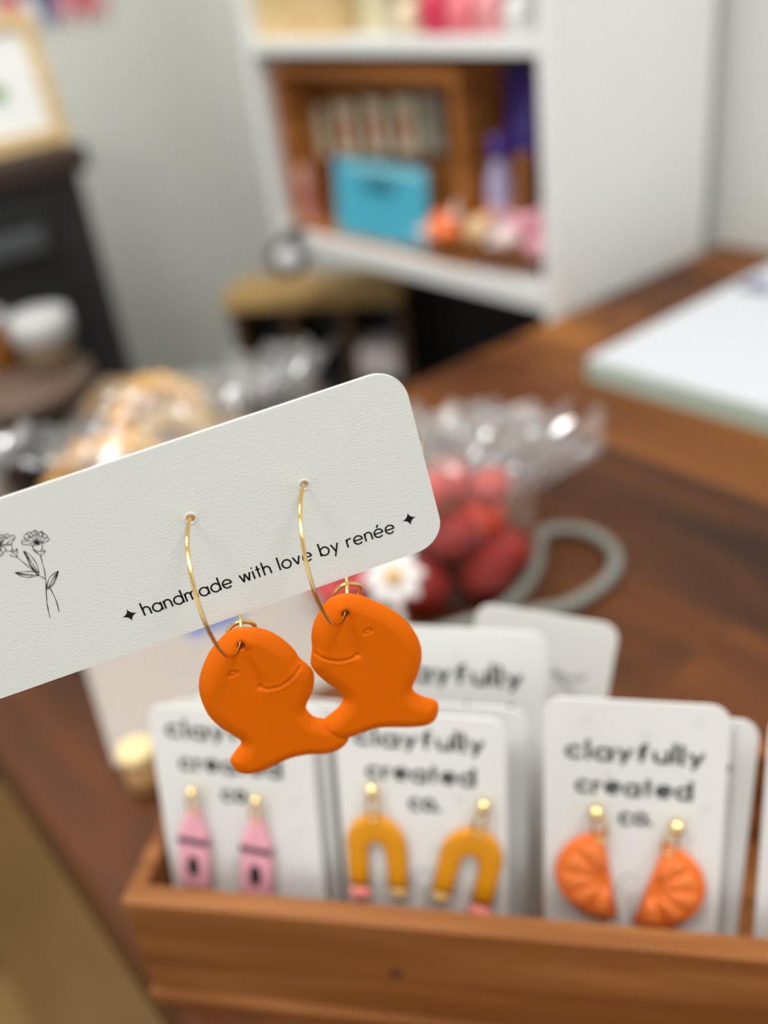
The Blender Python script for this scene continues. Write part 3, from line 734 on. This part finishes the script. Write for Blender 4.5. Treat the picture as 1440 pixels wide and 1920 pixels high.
for i, (x, y, z, r, cn) in enumerate(rs):
    rr = random.Random(i+50); ph = rr.uniform(0, 6)
    q = MB(); q.ball((0, 0, 0), r*1.14, 24, 14, (1, 1, .85), lambda d: 1+.10*math.sin(5*math.atan2(d.y, d.x)+6*d.z+ph)*math.sqrt(max(0, 1-d.z*d.z)))
    m = mat('sweet_'+cn.replace(' ', '_'), cols[cn], .4)
    o = q.build('red_sweet', m, None, smooth=True, M=Matrix.Translation(RB+Vector((x*1.2, y*1.2, z*1.12+.001))) @ Matrix.Rotation(rr.uniform(0, 3), 4, 'X'))
    tag(o, cn+' sweet '+where[i]+' of the cellophane bag', 'sweet', 'red sweets in the cellophane bag')

# white daisy ornament leaning on the bag, tan centre
dn = (CAM-at(738, 1082, 2, .040)).normalized(); dO = at(738, 1082, 2, .040)
dX = Vector((0, 0, 1)).cross(dn).normalized(); dY = dn.cross(dX)
t = thing('daisy_ornament', 'white daisy ornament with a tan centre leaning on the red sweet bag', 'ornament', basis(dO, dX, dY, dn))
out = []
for k in range(96):
    a = 2*math.pi*k/96; r = 13.2+2.0*math.cos(8*a); out.append((r*math.cos(a), r*math.sin(a)))
vs, fs = puffy(out, 2.5, 3.6, grid=1.2, rings=(.2, .8))
q = MB(); q.add([(x/1000, y/1000, z/1000) for x, y, z in vs], fs); q.build('petals', mat('white_felt', srgb(228, 224, 222), .7), t, smooth=True)
q = MB(); q.ball((0, 0, .0016), .0048, 20, 10, (1, 1, .5)); q.build('centre', mat('tan_centre', srgb(206, 168, 110), .6), t, smooth=True)
q = MB(); q.tube([(0, -.013, -.001), (.001, -.028, -.010), (.002, -.042, -.020)], .0018, 8); q.build('stem', mat('white_felt', srgb(228, 224, 222)), t, smooth=True)
# pink blossom left of it
t0 = at(640, 1090, 2, .016)
t = thing('rose_blossom', 'dusky red fabric blossom left of the white daisy', 'blossom', t0)
for k in range(5):
    a = 2*math.pi*k/5; q = MB(); q.ball((.009*math.cos(a), .009*math.sin(a), 0), .009, 16, 8, (1, 1, .6)); q.build('petal', mat('rose_felt', srgb(176, 56, 60), .7), t, smooth=True)
q = MB(); q.ball((0, 0, .003), .006, 14, 8); q.build('heart', mat('rose_heart', srgb(130, 30, 34), .7), t, smooth=True)
q = MB(); q.tube([(0, 0, -.003), (0, 0, -.0156)], .002, 8); q.build('stem', mat('rose_heart', srgb(130, 30, 34)), t, smooth=True)

# bags of tan scrunchies at the far left of the counter
def scrunchie(label, c, R_, r, nvec, seed, col):
    nvec = Vector(nvec).normalized(); X = nvec.orthogonal().normalized(); Y = nvec.cross(X); q = MB(); n, mseg = 96, 16; vs = []; fs = []
    for i in range(n):
        a = 2*math.pi*i/n; ca = X*math.cos(a)+Y*math.sin(a)
        for k in range(mseg):
            b = 2*math.pi*k/mseg; rr = r*(1+.20*math.sin(17*a+seed+1.3*math.sin(b))+.10*math.sin(29*a+2*b))
            vs.append(ca*(R_+rr*math.cos(b))+nvec*(rr*math.sin(b)))
    for i in range(n):
        for k in range(mseg): fs.append((i*mseg+k, i*mseg+(k+1) % mseg, ((i+1) % n)*mseg+(k+1) % mseg, ((i+1) % n)*mseg+k))
    q.add(vs, fs); o = q.build('scrunchie', mat('scrunchie_%d' % seed, col, .75), None, smooth=True, M=Matrix.Translation(c))
    return tag(o, label, 'scrunchie', 'scrunchies in clear bags')
LB = Vector((.178, .475, 0))
v1 = Vector((-_F.x, -_F.y, .35))
def upto(px, py, ref):   # point on the sight line at the vertical plane through ref facing the camera
    n = Vector((_F.x, _F.y, 0)).normalized(); return at_plane(px, py, ref, n)
c1 = upto(302, 800, LB+Vector((.024, .02, 0))); c2 = upto(222, 958, LB+Vector((-.01, -.015, 0)))
scrunchie('golden tan scrunchie at the top of the left clear bag', c1, .0225, .0085, v1, 2, srgb(236, 182, 92))
scrunchie('ochre scrunchie lower in the left clear bag', c2, .034, .0095, v1, 5, srgb(222, 164, 72))
scrunchie('cream scrunchie in the left clear bag between the tan ones', upto(330, 850, LB+Vector((.014, .012, 0))), .020, .0075, v1, 7, srgb(232, 212, 176))
t = thing('scrunchie_bag', 'large clear crinkled bag of tan scrunchies at the left', 'bag', (LB.x, LB.y, 0))
vs, fs = crumple((0, 0, .046), .074, .056, .066, 5); q = MB(); q.add(vs, fs); q.build('bag_body', M_film, t)
side = Vector((_R0.x, _R0.y, 0)).normalized()
q = MB(); frill(q, Vector((-.040, -.02, .082)), None, Vector((-.5, .55, .62)).normalized(), side, .11, .036, 9, 4)
frill(q, Vector((.03, -.02, .084)), None, Vector((.45, .7, .6)).normalized(), side, .12, .030, 9, 6)
frill(q, Vector((.0, -.045, .062)), None, Vector((.2, .6, .62)).normalized(), side, .14, .030, 11, 9); q.build('gathered_top', M_film2, t)
LB2 = Vector((.262, .47, 0))
t = thing('small_clear_bag', 'smaller clear crinkled bag right of the scrunchie bag', 'bag', LB2)
vs, fs = crumple((0, 0, .038), .046, .045, .058, 9); q = MB(); q.add(vs, fs); q.build('bag_body', M_film, t)
q = MB(); frill(q, Vector((0, -.02, .076)), None, Vector((.4, .6, .6)).normalized(), side, .07, .036, 6, 2); q.build('gathered_top', M_film2, t)
c4 = upto(420, 862, LB2)
scrunchie('dusty cream scrunchie in the smaller clear bag', c4, .020, .0075, v1, 9, srgb(206, 184, 150))
LB3 = Vector((.080, .49, 0))
t = thing('flat_clear_bag', 'clear crinkled bag at the far left end of the counter', 'bag', LB3)
vs, fs = crumple((0, 0, .046), .034, .036, .062, 21); q = MB(); q.add(vs, fs); q.build('bag_body', M_film2, t)
q = MB(); frill(q, Vector((0, -.02, .084)), None, Vector((.2, .7, .6)).normalized(), side, .09, .04, 7, 12); q.build('gathered_top', M_film2, t)
# ------------------------------------------------------------------ cedar box of earring cards
B0 = Vector((.0365, .2215, 0)); be = Vector((.643, -.766, 0)).normalized(); bg = Vector((.766, .643, 0)).normalized(); Zv = Vector((0, 0, 1))
BM = basis(B0, be, bg, Zv)
t = thing('card_box', 'long cedar box holding upright earring cards on the counter', 'box', BM)
BL, BD, BH, BT = .34, .084, .0505, .0075
def cb(nm, b): return box_obj(nm, b, M_box, t, bevel=.0009)
cb('front_board', (0, BL, 0, BT, .0062, BH)); cb('back_board', (0, BL, BD-BT, BD, .0062, BH))
cb('end_board', (0, .0062, BT, BD-BT, .0062, BH)); cb('end_board', (BL-.0062, BL, BT, BD-BT, .0062, BH))
cb('bottom_board', (-.001, BL+.001, -.0025, BD+.001, 0, .006))
q = MB(); q.lathe([(.0022, 0), (.0022, .0002)], 14, Matrix.Translation((.086, -.0001, .028)) @ Matrix.Rotation(math.pi/2, 4, 'X')); q.build('knot', mat('knot', srgb(84, 46, 24), .6), t)

def ecard(label, d, lean, ex, roll, wdt, hgt, yaw=0, base=.0068, text=None, name='earring_card', tw=.62, marks=True, tx=0, ty=0, group='earring cards standing in the box', stk=.0011):
    """upright card: ex = middle of its foot along the box, d = distance from the box front"""
    bx_ = be.copy(); bx_.rotate(Matrix.Rotation(yaw, 3, 'Z')); n = -bg.copy(); n.rotate(Matrix.Rotation(yaw, 3, 'Z'))
    l = math.radians(lean); up = Zv*math.cos(l)-n*math.sin(l); nn = n*math.cos(l)+Zv*math.sin(l)
    if roll:
        rm = Matrix.Rotation(math.radians(roll), 3, nn); up = rm @ up; bx_ = rm @ bx_
    O = B0+be*ex+bg*d+Vector((0, 0, base))
    t = thing(name, label, 'card', basis(O, bx_, up, nn), group)
    q = plate(rounded_rect(-wdt/2, wdt/2, 0, hgt, .0055), [], .0007); q.build('card_sheet', M_card, t)
    if text is not False:
        q = MB(); z = .0008
        s = wdt/.052
        def line(txt, cx, y, wd, xh): text_ribbons(q, txt, cx-wd/2, y, cx+wd/2, y-wd*.0, xh, .00128*s, z, gap=.42, serif=.16, jitter=.10)
        cx, ty_ = tx, hgt-.0185*s+ty
        line('clayfully', cx, ty_, .0385*s, .0036*s); line('created', cx, ty_-.0118*s, .0325*s, .0036*s); line('co.', cx+.001*s, ty_-.0222*s, .0088*s, .0036*s)
        q.build('lettering', M_ink, t)
        q = MB(); rr = random.Random(int(ex*1000)); z = .00078
        for _ in range(16):
            x, y = rr.uniform(-wdt*.43, wdt*.43), rr.uniform(.3, .96)*hgt; ribbon(q, arc(x, y, .0010, .0010, 0, 300, 8), .0006, z)
        q.build('speckle_print', M_mark, t)
        q = MB(); ribbon(q, arc(0, hgt*.42, .0032, .0042, 30, 330, 14), .0005, z); ribbon(q, [(0, hgt*.38), (.001, hgt*.3), (.004, hgt*.2), (.006, hgt*.08)], .0006, z)
        ribbon(q, [(-.004, hgt*.3), (0, hgt*.24), (.004, hgt*.2)], .0006, z); ribbon(q, [(.008, hgt*.3), (.005, hgt*.22)], .0005, z)
        q.build('sprig_print', M_greyink, t)
    else:
        q = MB(); ribbon(q, arc(.010, hgt*.83, .006, .004, 200, 330, 10), .0016, .0008); ribbon(q, [(.004, hgt*.80), (.012, hgt*.74)], .0014, .0008); q.build('grey_print', M_greyink, t)
    return t
bpy.context.view_layer.update()
def on_card(t, px, py, z=.0):
    M = t.matrix_world; n = M.col[2].to_3d(); O = M.translation + n*z; P = at_plane(px, py, O, n); v = M.inverted() @ P; return v.x, v.y
def card_frame(t, px, py, z, ang=0):
    x, y = on_card(t, px, py, z); return t.matrix_world @ Matrix.Translation((x, y, z)) @ Matrix.Rotation(math.radians(ang), 4, 'Z')

# -- front row
card1 = ecard('front card with pink crayon earrings at the left end of the box', .0095, 12, .0345, -1.5, .052, .101, ty=.008, tx=-.001)
card2 = ecard('front card with yellow pencil arch earrings in the middle of the box', .0105, 12, .0930, -1.5, .051, .1015, ty=.007)
card3 = ecard('front card with orange slice earrings at the right of the box', .0115, 12, .1550, -1.0, .050, .1075, ty=-.001)
# -- cards behind
ecard('plain backed card right behind the pink crayon card', .014, 12, .0385, -1.5, .052, .099)
ecard('second card behind the pink crayon card, its right edge showing', .0185, 12, .0425, -2, .052, .097)
ecard('third card behind the pink crayon card, furthest right of that stack', .023, 12, .0445, -2, .052, .095)
ecard('tall cream card behind the yellow arch card with lettering above it', .036, 12, .0990, -2, .058, .1115, ty=.002)
ecard('card between the yellow arch card and the tall cream card', .020, 12, .0985, -1.5, .051, .0975)
ecard('card behind the orange slice card, its corner poking out right', .0165, 12, .1600, -2.5, .052, .100)
ecard('white card furthest back, leaning above the orange slice card', .058, 12, .1150, -9, .046, .103, text=False)
ecard('card at the right end of the box, mostly out of view', .0115, 10, .2170, 0, .052, .108)
bpy.context.view_layer.update()

# -- earrings on the cards
def stud(t, top=.0062, r=.0019, k=1.0):
    q = MB(); q.ball((0, top, .0012), r, 16, 10); q.build('ball_stud', mat('pale_gold', (.95, .76, .36, 1), .22, metal=1), t, smooth=True)
    q = MB(); q.tube([(r*.75*math.sin(a), top-r*.9-.0030+.0034*math.cos(a), .0012) for a in [2*math.pi*k/16 for k in range(16)]], .0005, 8, closed=True); q.build('link_ring', mat('pale_gold', (.95, .76, .36, 1)), t, smooth=True)
M_pinkc = mat('pink_clay', srgb(240, 172, 186), .5); M_blackc = mat('black_clay', srgb(40, 34, 38), .5)
M_yel = mat('mustard_clay', srgb(216, 142, 2), .45); M_tanc = mat('bare_wood_clay', srgb(226, 180, 110), .5); M_lead = mat('lead_clay', srgb(86, 66, 48), .5)
M_eras = mat('eraser_clay', srgb(236, 138, 128), .5); M_ferr = mat('ferrule_clay', srgb(178, 128, 10), .45)
M_or = mat('orange_slice_clay', srgb(234, 112, 34), .5); M_or2 = mat('orange_segment_clay', srgb(238, 126, 58), .5); M_orl = mat('orange_pith_clay', srgb(252, 176, 120), .5)
def mm(vs): return [(x/1000, y/1000, z/1000) for x, y, z in vs]
def crayon(card, px, py, ang, label):
    t = thing('crayon_earring', label, 'earring', card_frame(card, px, py, .0024, ang), 'pink crayon earrings on the left card')
    out = catmull([(-5.4, 0), (-5.4, -17), (-5.2, -19), (0, -19.4), (5.2, -19), (5.4, -17), (5.4, 0), (5.2, 1.2), (3.2, 7.2), (1.7, 10.8), (0, 11.6), (-1.7, 10.8), (-3.2, 7.2), (-5.2, 1.2)], 5)
    vs, fs = puffy(out, 1.2, 2.6, grid=1.0, rings=(.1, .5)); q = MB(); q.add(mm(vs), fs); q.build('crayon_body', M_pinkc, t, smooth=True)
    q = MB(); q.box(-.0052, .0052, -.0014, .0010, -.0010, .00155); q.build('black_band', M_blackc, t, bevel=.0003)
    q = MB(); q.ball((0, -.0100, .0010), .0023, 18, 10, (1, 2.1, .35)); q.build('black_oval', M_blackc, t, smooth=True)
    stud(t, .0185)
crayon(card1, 364, 1572, -6, 'left pink crayon earring with a black band and oval')
crayon(card1, 481, 1589, -6, 'right pink crayon earring with a black band and oval')
def pencil(card, px, py, ang, flip, label):
    t = thing('pencil_arch_earring', label, 'earring', card_frame(card, px, py, .0024, ang) @ Matrix.Diagonal((1.12, 1.30, 1.1, 1)), 'yellow pencil arch earrings')
    s = -1 if flip else 1; W1, W0, Ht = 8.6, 2.6, 17
    def leg(x0, x1): return
    o = [(-W1, -11), (-W1+.1, -2)]+[(W1*math.cos(math.radians(a)), 9.5*math.sin(math.radians(a))) for a in range(180, -1, -12)][1:-1]+[(W1-.1, -2), (W1, -11)]
    i = [(W0, -11), (W0-.1, -4)]+[(W0*math.cos(math.radians(a)), -2+4.0*math.sin(math.radians(a))) for a in range(0, 181, 30)][1:-1]+[(-W0+.1, -4), (-W0, -11)]
    vs, fs = puffy(o+i, 1.2, 2.8, grid=.9, rings=(.1, .5), field=lambda P, D: -.28*np.exp(-((D-2.0)/.3)**2)); q = MB(); q.add(mm(vs), fs); q.build('pencil_body', M_yel, t, smooth=True)
    c = (W1+W0)/2; h = (W1-W0)/2
    q = MB(); x0 = s*c; vs, fs = puffy([(x0-h, -11), (x0+h, -11), (x0+h*.35, -14.2), (x0-h*.35, -14.2)], .8, 2.4, grid=.8, rings=(.1,)); q.add(mm(vs), fs); q.build('sharpened_wood', M_tanc, t, smooth=True)
    q = MB(); vs, fs = puffy([(x0-h*.36, -14.1), (x0+h*.36, -14.1), (x0+.3, -15.6), (x0-.3, -15.6)], .5, 2.0, grid=.6, rings=()); q.add(mm(vs), fs); q.build('pencil_lead', M_lead, t, smooth=True)
    x0 = -s*c
    q = MB(); vs, fs = puffy(rounded_rect(x0-h, x0+h, -12.0, -11.0, .3), .5, 2.8, grid=.8, rings=()); q.add(mm(vs), fs); q.build('ferrule', M_ferr, t, smooth=True)
    q = MB(); vs, fs = puffy(rounded_rect(x0-h*.98, x0+h*.98, -15.4, -11.9, 1.2, 5), .9, 2.8, grid=.8, rings=(.1,)); q.add(mm(vs), fs); q.build('eraser', M_eras, t, smooth=True)
    stud(t, .0165)
pencil(card2, 706, 1590, 0, False, 'left mustard pencil arch earring with a pink eraser tip')
pencil(card2, 882, 1615, -12, True, 'right mustard pencil arch earring with a pink eraser tip')
def slice_(card, px, py, ang, s, label):
    t = thing('orange_slice_earring', label, 'earring', card_frame(card, px, py, .0024, ang) @ Matrix.Scale(1.22, 4), 'orange slice earrings')
    R_ = 12.6
    out = [(0, -R_), (.6*s, -R_), (.6*s, R_), (0, R_)]
    out = [(-s*R_*math.cos(math.radians(a)), R_*math.sin(math.radians(a))) for a in range(90, -91, -8)]
    out += [(s*.6, -R_+.5), (s*.6, 0), (s*.6, R_-.5)]
    vs, fs = puffy(out, 1.3, 2.8, grid=1.0, rings=(.1, .5)); q = MB(); q.add(mm(vs), fs); q.build('rind', M_or, t, smooth=True)
    q = MB()
    for k in range(5):
        a0 = math.radians(-90+36*k+3); a1 = math.radians(-90+36*(k+1)-3); r0, r1 = 1.4, R_-2.0
        P = [(-s*r0*math.cos((a0+a1)/2), r0*math.sin((a0+a1)/2))]+[(-s*r1*math.cos(a0+(a1-a0)*j/6), r1*math.sin(a0+(a1-a0)*j/6)) for j in range(7)]
        vs, fs = puffy(P, .8, 1.0, grid=.9, rings=(.1,)); q.add(mm([(x, y, z+1.35) for x, y, z in vs]), fs)
    q.build('segments', M_or2, t, smooth=True)
    stud(t, .0190)
    return t
slice_(card3, 1140, 1642, 9, 1, 'left orange slice earring with its flat side facing right')
slice_(card3, 1220, 1660, -16, -1, 'right orange slice earring with its flat side facing left')

# ------------------------------------------------------------------ held card with the goldfish-shaped earrings (in focus)
U = camdir((.94164106, -.32578531, .08471155)); V = camdir((.24066099, .82750178, .50727023)); Nf = camdir((.23536015, .45727971, -.85761347))
TR = cam2w(((751-720)/F_PX*.172, (685-960)/F_PX*.172, .172))
Yup = -V
HT = thing('earring_card', 'large white card in focus, with flower drawing and slogan, held up in front', 'card', basis(TR, U, Yup, Nf), 'held earring card')
bpy.context.view_layer.update()
def hc(px, py, z=0):
    P = at_plane(px, py, TR+Nf*z, Nf); v = HT.matrix_world.inverted() @ P; return (v.x, v.y)
Hgt = .0391; holes = [hc(357.5, 972), hc(570.5, 909)]
hl = [[(h[0]+.00088*math.cos(2*math.pi*k/24), h[1]+.00088*math.sin(2*math.pi*k/24)) for k in range(24)] for h in holes]
q = plate(rounded_rect(-.112, 0, -Hgt, 0, .0062, 14), hl, .00045, z0=-.00045); q.build('card_sheet', M_paper, HT)
q = MB()
for h in holes:   # the paper lifts a little round each punched hole
    n = 24
    ring = [[(h[0]+r*math.cos(2*math.pi*k/n), h[1]+r*math.sin(2*math.pi*k/n), z) for k in range(n)] for r, z in ((.0014, .00002), (.00105, .0001), (.00087, .0001), (.00085, -.0002))]
    vs = sum(ring, []); q.add(vs, [(j*n+k, j*n+(k+1) % n, (j+1)*n+(k+1) % n, (j+1)*n+k) for j in range(3) for k in range(n)])
q.build('hole_rim', M_paper, HT, smooth=True)
q = MB(); zi = .00003
a = hc(268.5, 1155.5); b = hc(744, 996)
text_ribbons(q, 'handmade with love by renée', a[0]+.0004, a[1], b[0]-.0004, b[1], .00186, .00035, zi, gap=.34, space=.72)
q.build('slogan_text', M_ink, HT)
for px, py in ((243, 1153), (767, 973)):
    c = hc(px, py); q = MB(); P = []
    for k in range(4):
        a0 = k*90; tip = (math.cos(math.radians(a0))*.00145, math.sin(math.radians(a0))*.00145); nx = (math.cos(math.radians(a0+90))*.00145, math.sin(math.radians(a0+90))*.00145)
        for j in range(8):
            s = j/8; mid = (math.cos(math.radians(a0+45))*.00030, math.sin(math.radians(a0+45))*.00030)
            P.append((c[0]+(1-s)**2*tip[0]+2*s*(1-s)*mid[0]+s*s*nx[0], c[1]+(1-s)**2*tip[1]+2*s*(1-s)*mid[1]+s*s*nx[1], zi))
    n = len(P); q.add(P+[(c[0], c[1], zi)], [(i, (i+1) % n, n) for i in range(n)]); q.build('printed_star', M_ink, HT)
FL = [
 [(200, 280), (195, 262), (225, 240), (215, 215), (240, 195), (260, 180), (285, 185), (310, 165), (335, 175), (355, 185), (375, 172), (395, 195), (420, 205), (425, 225), (445, 243), (425, 262), (395, 275), (380, 285), (355, 292), (330, 297), (300, 300), (265, 300), (235, 292), (205, 294), (200, 280)],
 [(330, 290), (290, 262), (255, 258), (215, 268)], [(330, 288), (300, 250), (275, 228), (248, 232)], [(330, 286), (315, 240), (298, 212)], [(332, 286), (330, 240), (328, 198)], [(335, 286), (345, 240), (352, 212)], [(338, 288), (365, 245), (382, 218)], [(342, 290), (380, 260), (410, 246)],
 [(225, 240), (250, 245), (262, 218), (285, 226), (300, 200), (322, 214), (345, 198), (360, 220), (385, 210), (395, 235), (425, 228)], [(240, 195), (262, 208), (285, 185)], [(310, 168), (325, 192), (350, 186)], [(375, 175), (382, 200), (400, 198)],
 [(260, 285), (290, 280), (330, 292)], [(395, 272), (365, 274), (338, 290)],
 [(295, 300), (300, 330), (325, 348), (355, 352), (378, 335), (382, 295)], [(300, 338), (325, 365), (362, 388)], [(300, 330), (318, 356), (345, 370)], [(408, 345), (395, 370), (364, 388)], [(408, 345), (385, 352), (362, 360)],
 [(363, 385), (380, 450), (400, 530), (410, 600), (415, 680), (420, 800), (432, 870), (450, 950)], [(413, 640), (418, 720), (422, 790)],
 [(412, 607), (375, 582), (340, 560), (290, 520), (230, 470), (180, 430), (150, 400)],
 [(210, 350), (255, 375), (300, 420), (335, 480), (350, 550)], [(210, 350), (240, 410), (270, 480), (320, 545), (350, 560)], [(225, 365), (270, 430), (310, 495), (345, 552)], [(240, 385), (262, 440), (300, 510), (335, 550)],
 [(135, 545), (190, 540), (250, 535), (310, 540), (350, 568)], [(135, 545), (200, 580), (260, 588), (310, 578), (350, 572)], [(160, 550), (250, 560), (340, 568)], [(150, 548), (220, 568), (300, 570)],
 [(525, 530), (510, 590), (480, 650), (430, 697)], [(525, 530), (460, 575), (430, 630), (422, 697)], [(520, 540), (470, 610), (430, 690)], [(512, 560), (485, 620), (436, 680)],
 [(448, 680), (480, 740), (510, 810), (532, 900)],
 [(-60, 380), (-90, 330), (-80, 270), (-60, 230), (-20, 215), (0, 215), (20, 203), (45, 207), (70, 200), (90, 215), (125, 210), (132, 230), (118, 260), (102, 288), (112, 330), (95, 350), (65, 352), (45, 345), (30, 370), (0, 398), (-60, 380)],
 [(0, 302), (20, 260), (40, 215)], [(0, 302), (35, 255), (70, 222)], [(0, 304), (50, 290), (95, 292)], [(0, 306), (40, 320), (60, 340)], [(0, 300), (5, 250), (18, 225)], [(0, 306), (10, 345), (28, 365)], [(-10, 300), (-40, 250), (-50, 235)], [(40, 215), (60, 240), (92, 218)], [(60, 285), (85, 262), (118, 240)],
 [(0, 330), (-5, 370), (0, 390)], [(20, 215), (10, 240), (-10, 225)], [(100, 290), (60, 300), (30, 300)],
 [(150, 325), (157, 360), (148, 400)], [(88, 385), (115, 402), (150, 404)], [(100, 352), (125, 375), (150, 400)], [(112, 335), (135, 360), (146, 340), (150, 325)]]
q = MB()
for P in FL:
    P = catmull([(x, y, 0) for x, y in P], 5, False); Q = [hc(p.x/4.8, 960+p.y/4.8) for p in P]; n = len(Q)
    ribbon(q, Q, [.00014+.00004*math.sin(i*.7) for i in range(n)], zi)
q.build('flower_drawing', M_ink, HT)

# hoops: circles fitted in space through card hole and charm hole
def hoop_pts(C, e1, dn, r, n=160, w=.00032):
    return [C+(e1*math.cos(2*math.pi*k/n)+dn*math.sin(2*math.pi*k/n))*r for k in range(n)]
HP = [((-.03170092, .01361251, .18073102), (.06095873, .50871288, -.85877543), (.26045193, .82246157, .50568938), .01400325),
      ((-.01123046, .00763295, .18295907), (-.05599345, .53359685, -.84388337), (.26620357, .82259246, .5024712), .01413355)]
F1 = [(468.3,1175.8),(443,1177),(424.6,1186.7),(408,1203),(393,1222),(381,1247),(373.5,1274),(374,1299),(382,1324),(394,1345),(414,1364),(437,1378),(449,1386.5),(451.5,1394),(443,1405),(432,1423),(437,1438),(449.6,1448.5),(468,1450.5),(493,1444.5),(518,1432.5),(547.5,1420),(579,1414),(610,1413),(635,1405),(651,1391),(654.5,1378),(645,1363),(629,1352),(608,1347.5),(589,1343),(576,1331),(574.6,1321),(583,1303),(588.8,1282.5),(588,1261.7),(579,1248),(562,1233.5),(551.7,1218),(533,1200),(510,1185.6),(489,1178)]
F2 = [(651.4,1112.5),(634,1115),(616,1124),(599,1145.6),(588,1169),(583.7,1192),(585,1213.6),(583,1231),(583,1246.7),(593,1262),(610.6,1277.8),(630,1291),(640.7,1303),(642.6,1313),(634,1326),(620,1338),(606,1350),(601,1364),(609,1378),(630,1386),(655,1382),(676.7,1374),(704,1365),(735,1363),(770,1363),(799,1359.4),(814.7,1350),(821.5,1336),(821.5,1320.5),(814.7,1312),(795,1306),(778,1297),(774,1285.5),(783.6,1264),(790,1239),(790,1215.6),(781.7,1192),(766,1169),(744.7,1149.4),(719.4,1134),(696,1124),(676.7,1116.4)]
G1 = dict(hole=(452.5, 1212), mouth=[[(462, 1222), (474, 1255), (488, 1288)], [(488, 1288), (497, 1292.5), (512, 1291), (530, 1285), (548, 1271), (562, 1256)]], eye=(437, 1264), tip=(566, 1240), big=[(466, 1222), (474, 1255), (487, 1286)])
G2 = dict(hole=(648.5, 1152.5), mouth=[[(655, 1162), (664, 1200), (671, 1229)], [(671, 1230), (655, 1236.5), (634, 1240), (608, 1236), (588, 1229)]], eye=(690, 1185), tip=(585, 1223), big=[(656, 1160), (662, 1195), (670, 1226)])
Xh = Vector((U.x, U.y, 0)).normalized()
for i, (hp, outl, G) in enumerate(zip(HP, (F1, F2), (G1, G2))):
    C = cam2w(hp[0]); e1 = camdir(hp[1]); dn = camdir(hp[2]); dn = (dn-e1*e1.dot(dn)).normalized(); r = hp[3]
    pts = hoop_pts(C, e1, dn, r)
    et = thing('hoop_earring', ['left gold hoop with an orange fish facing right', 'right gold hoop with an orange fish facing left'][i], 'earring', Matrix.Translation(C), 'goldfish hoop earrings on the held card')
    bpy.context.view_layer.update()
    q = MB(); q.tube([p-C for p in pts], .00037, 12, closed=True); q.build('hoop', M_gold, et, smooth=True)
    # fish plane: nearly vertical, through the hoop where it threads the charm
    ray = (_R*(G['hole'][0]-720)+_D*(G['hole'][1]-960)+_F*F_PX).normalized()
    best = min(((p-CAM)-ray*ray.dot(p-CAM)).length + (0 if (p-C).dot(e1) < .004 else 1) for p in pts)
    hp_ = min(pts, key=lambda p: ((p-CAM)-ray*ray.dot(p-CAM)).length + (0 if (p-C).dot(e1) < .006 else 1))
    nF = Nf.copy(); yF = -V; xF = U
    O = at_plane(G['hole'][0], G['hole'][1], hp_, nF)
    FMx = basis(O, xF, yF, nF); inv = FMx.inverted()
    T = 3.5
    def fp(px, py, z=0):
        P = at_plane(px, py, O+nF*z, nF); v = inv @ P; return (v.x*1000, v.y*1000)
    poly = catmull([Vector((*fp(x, y), 0)) for x, y in outl], 6)
    hz_ = T/2000
    h0 = fp(*G['hole'], hz_)
    grooves = [[fp(x, y, hz_) for x, y in m_] for m_ in G['mouth']]
    gp = [np.array([(v.x, v.y) for v in catmull([(a, b, 0) for a, b in g], 8, False)]) for g in grooves]
    bigp = np.array([(v.x, v.y) for v in catmull([(*fp(x, y, hz_), 0) for x, y in G['big']], 8, False)])
    ey = fp(*G['eye'], hz_); tp_ = fp(*G['tip'], 0)
    def field(P, D, gp=gp, bigp=bigp, ey=ey, tp_=tp_):
        def dl(L): return np.min(np.hypot(P[:, None, 0]-L[None, :, 0], P[:, None, 1]-L[None, :, 1]), 1)
        f = -.36*np.exp(-(dl(gp[0])/.60)**2)-.50*np.exp(-(dl(gp[1])/.34)**2)+.12*np.exp(-(dl(gp[1])/.9)**2)
        f += -.22*np.exp(-(dl(bigp)/1.3)**2)
        dx, dy = P[:, 0]-ey[0], P[:, 1]-ey[1]; rr = np.sqrt((dx/1.0)**2+(dy/.75)**2)
        f += -.30*np.exp(-((rr-.78)/.25)**2)*(dy > -.45)-.10*np.exp(-(rr/.6)**2)
        f *= np.clip(D/.9, 0, 1)**.5
        return f
    vs, fs = puffy(poly, 3.3, T, soft=.55, holes=[(h0[0], h0[1], .78)], grid=.26, field=field, rings=(.04, .15, .35, .6))
    q = MB(); q.add([(x/1000, y/1000, z/1000) for x, y, z in vs], fs)
    o = q.build('fish_charm', M_fish, et, smooth=True, M=FMx)
    # small ring on the back of the hoop, just above the charm
    rc = (452, 1176) if i == 0 else (651, 1105)
    ray = (_R*(rc[0]-720)+_D*(rc[1]-18-960)+_F*F_PX).normalized()
    pb = min(pts, key=lambda p: ((p-CAM)-ray*ray.dot(p-CAM)).length + (0 if (p-C).dot(e1) < 0 else 1))
    RC = at_plane(rc[0]+1, rc[1]+7, pb, nF); n = 40
    a1 = U; a2 = Yup
    q = MB(); q.tube([RC-C+(a1*math.cos(2*math.pi*k/n)*1.0+(a2*.9+nF*.2)*math.sin(2*math.pi*k/n)*.98)*.0028 for k in range(n)], .00046, 12, closed=True)
    q.build('jump_ring', M_gold, et, smooth=True)
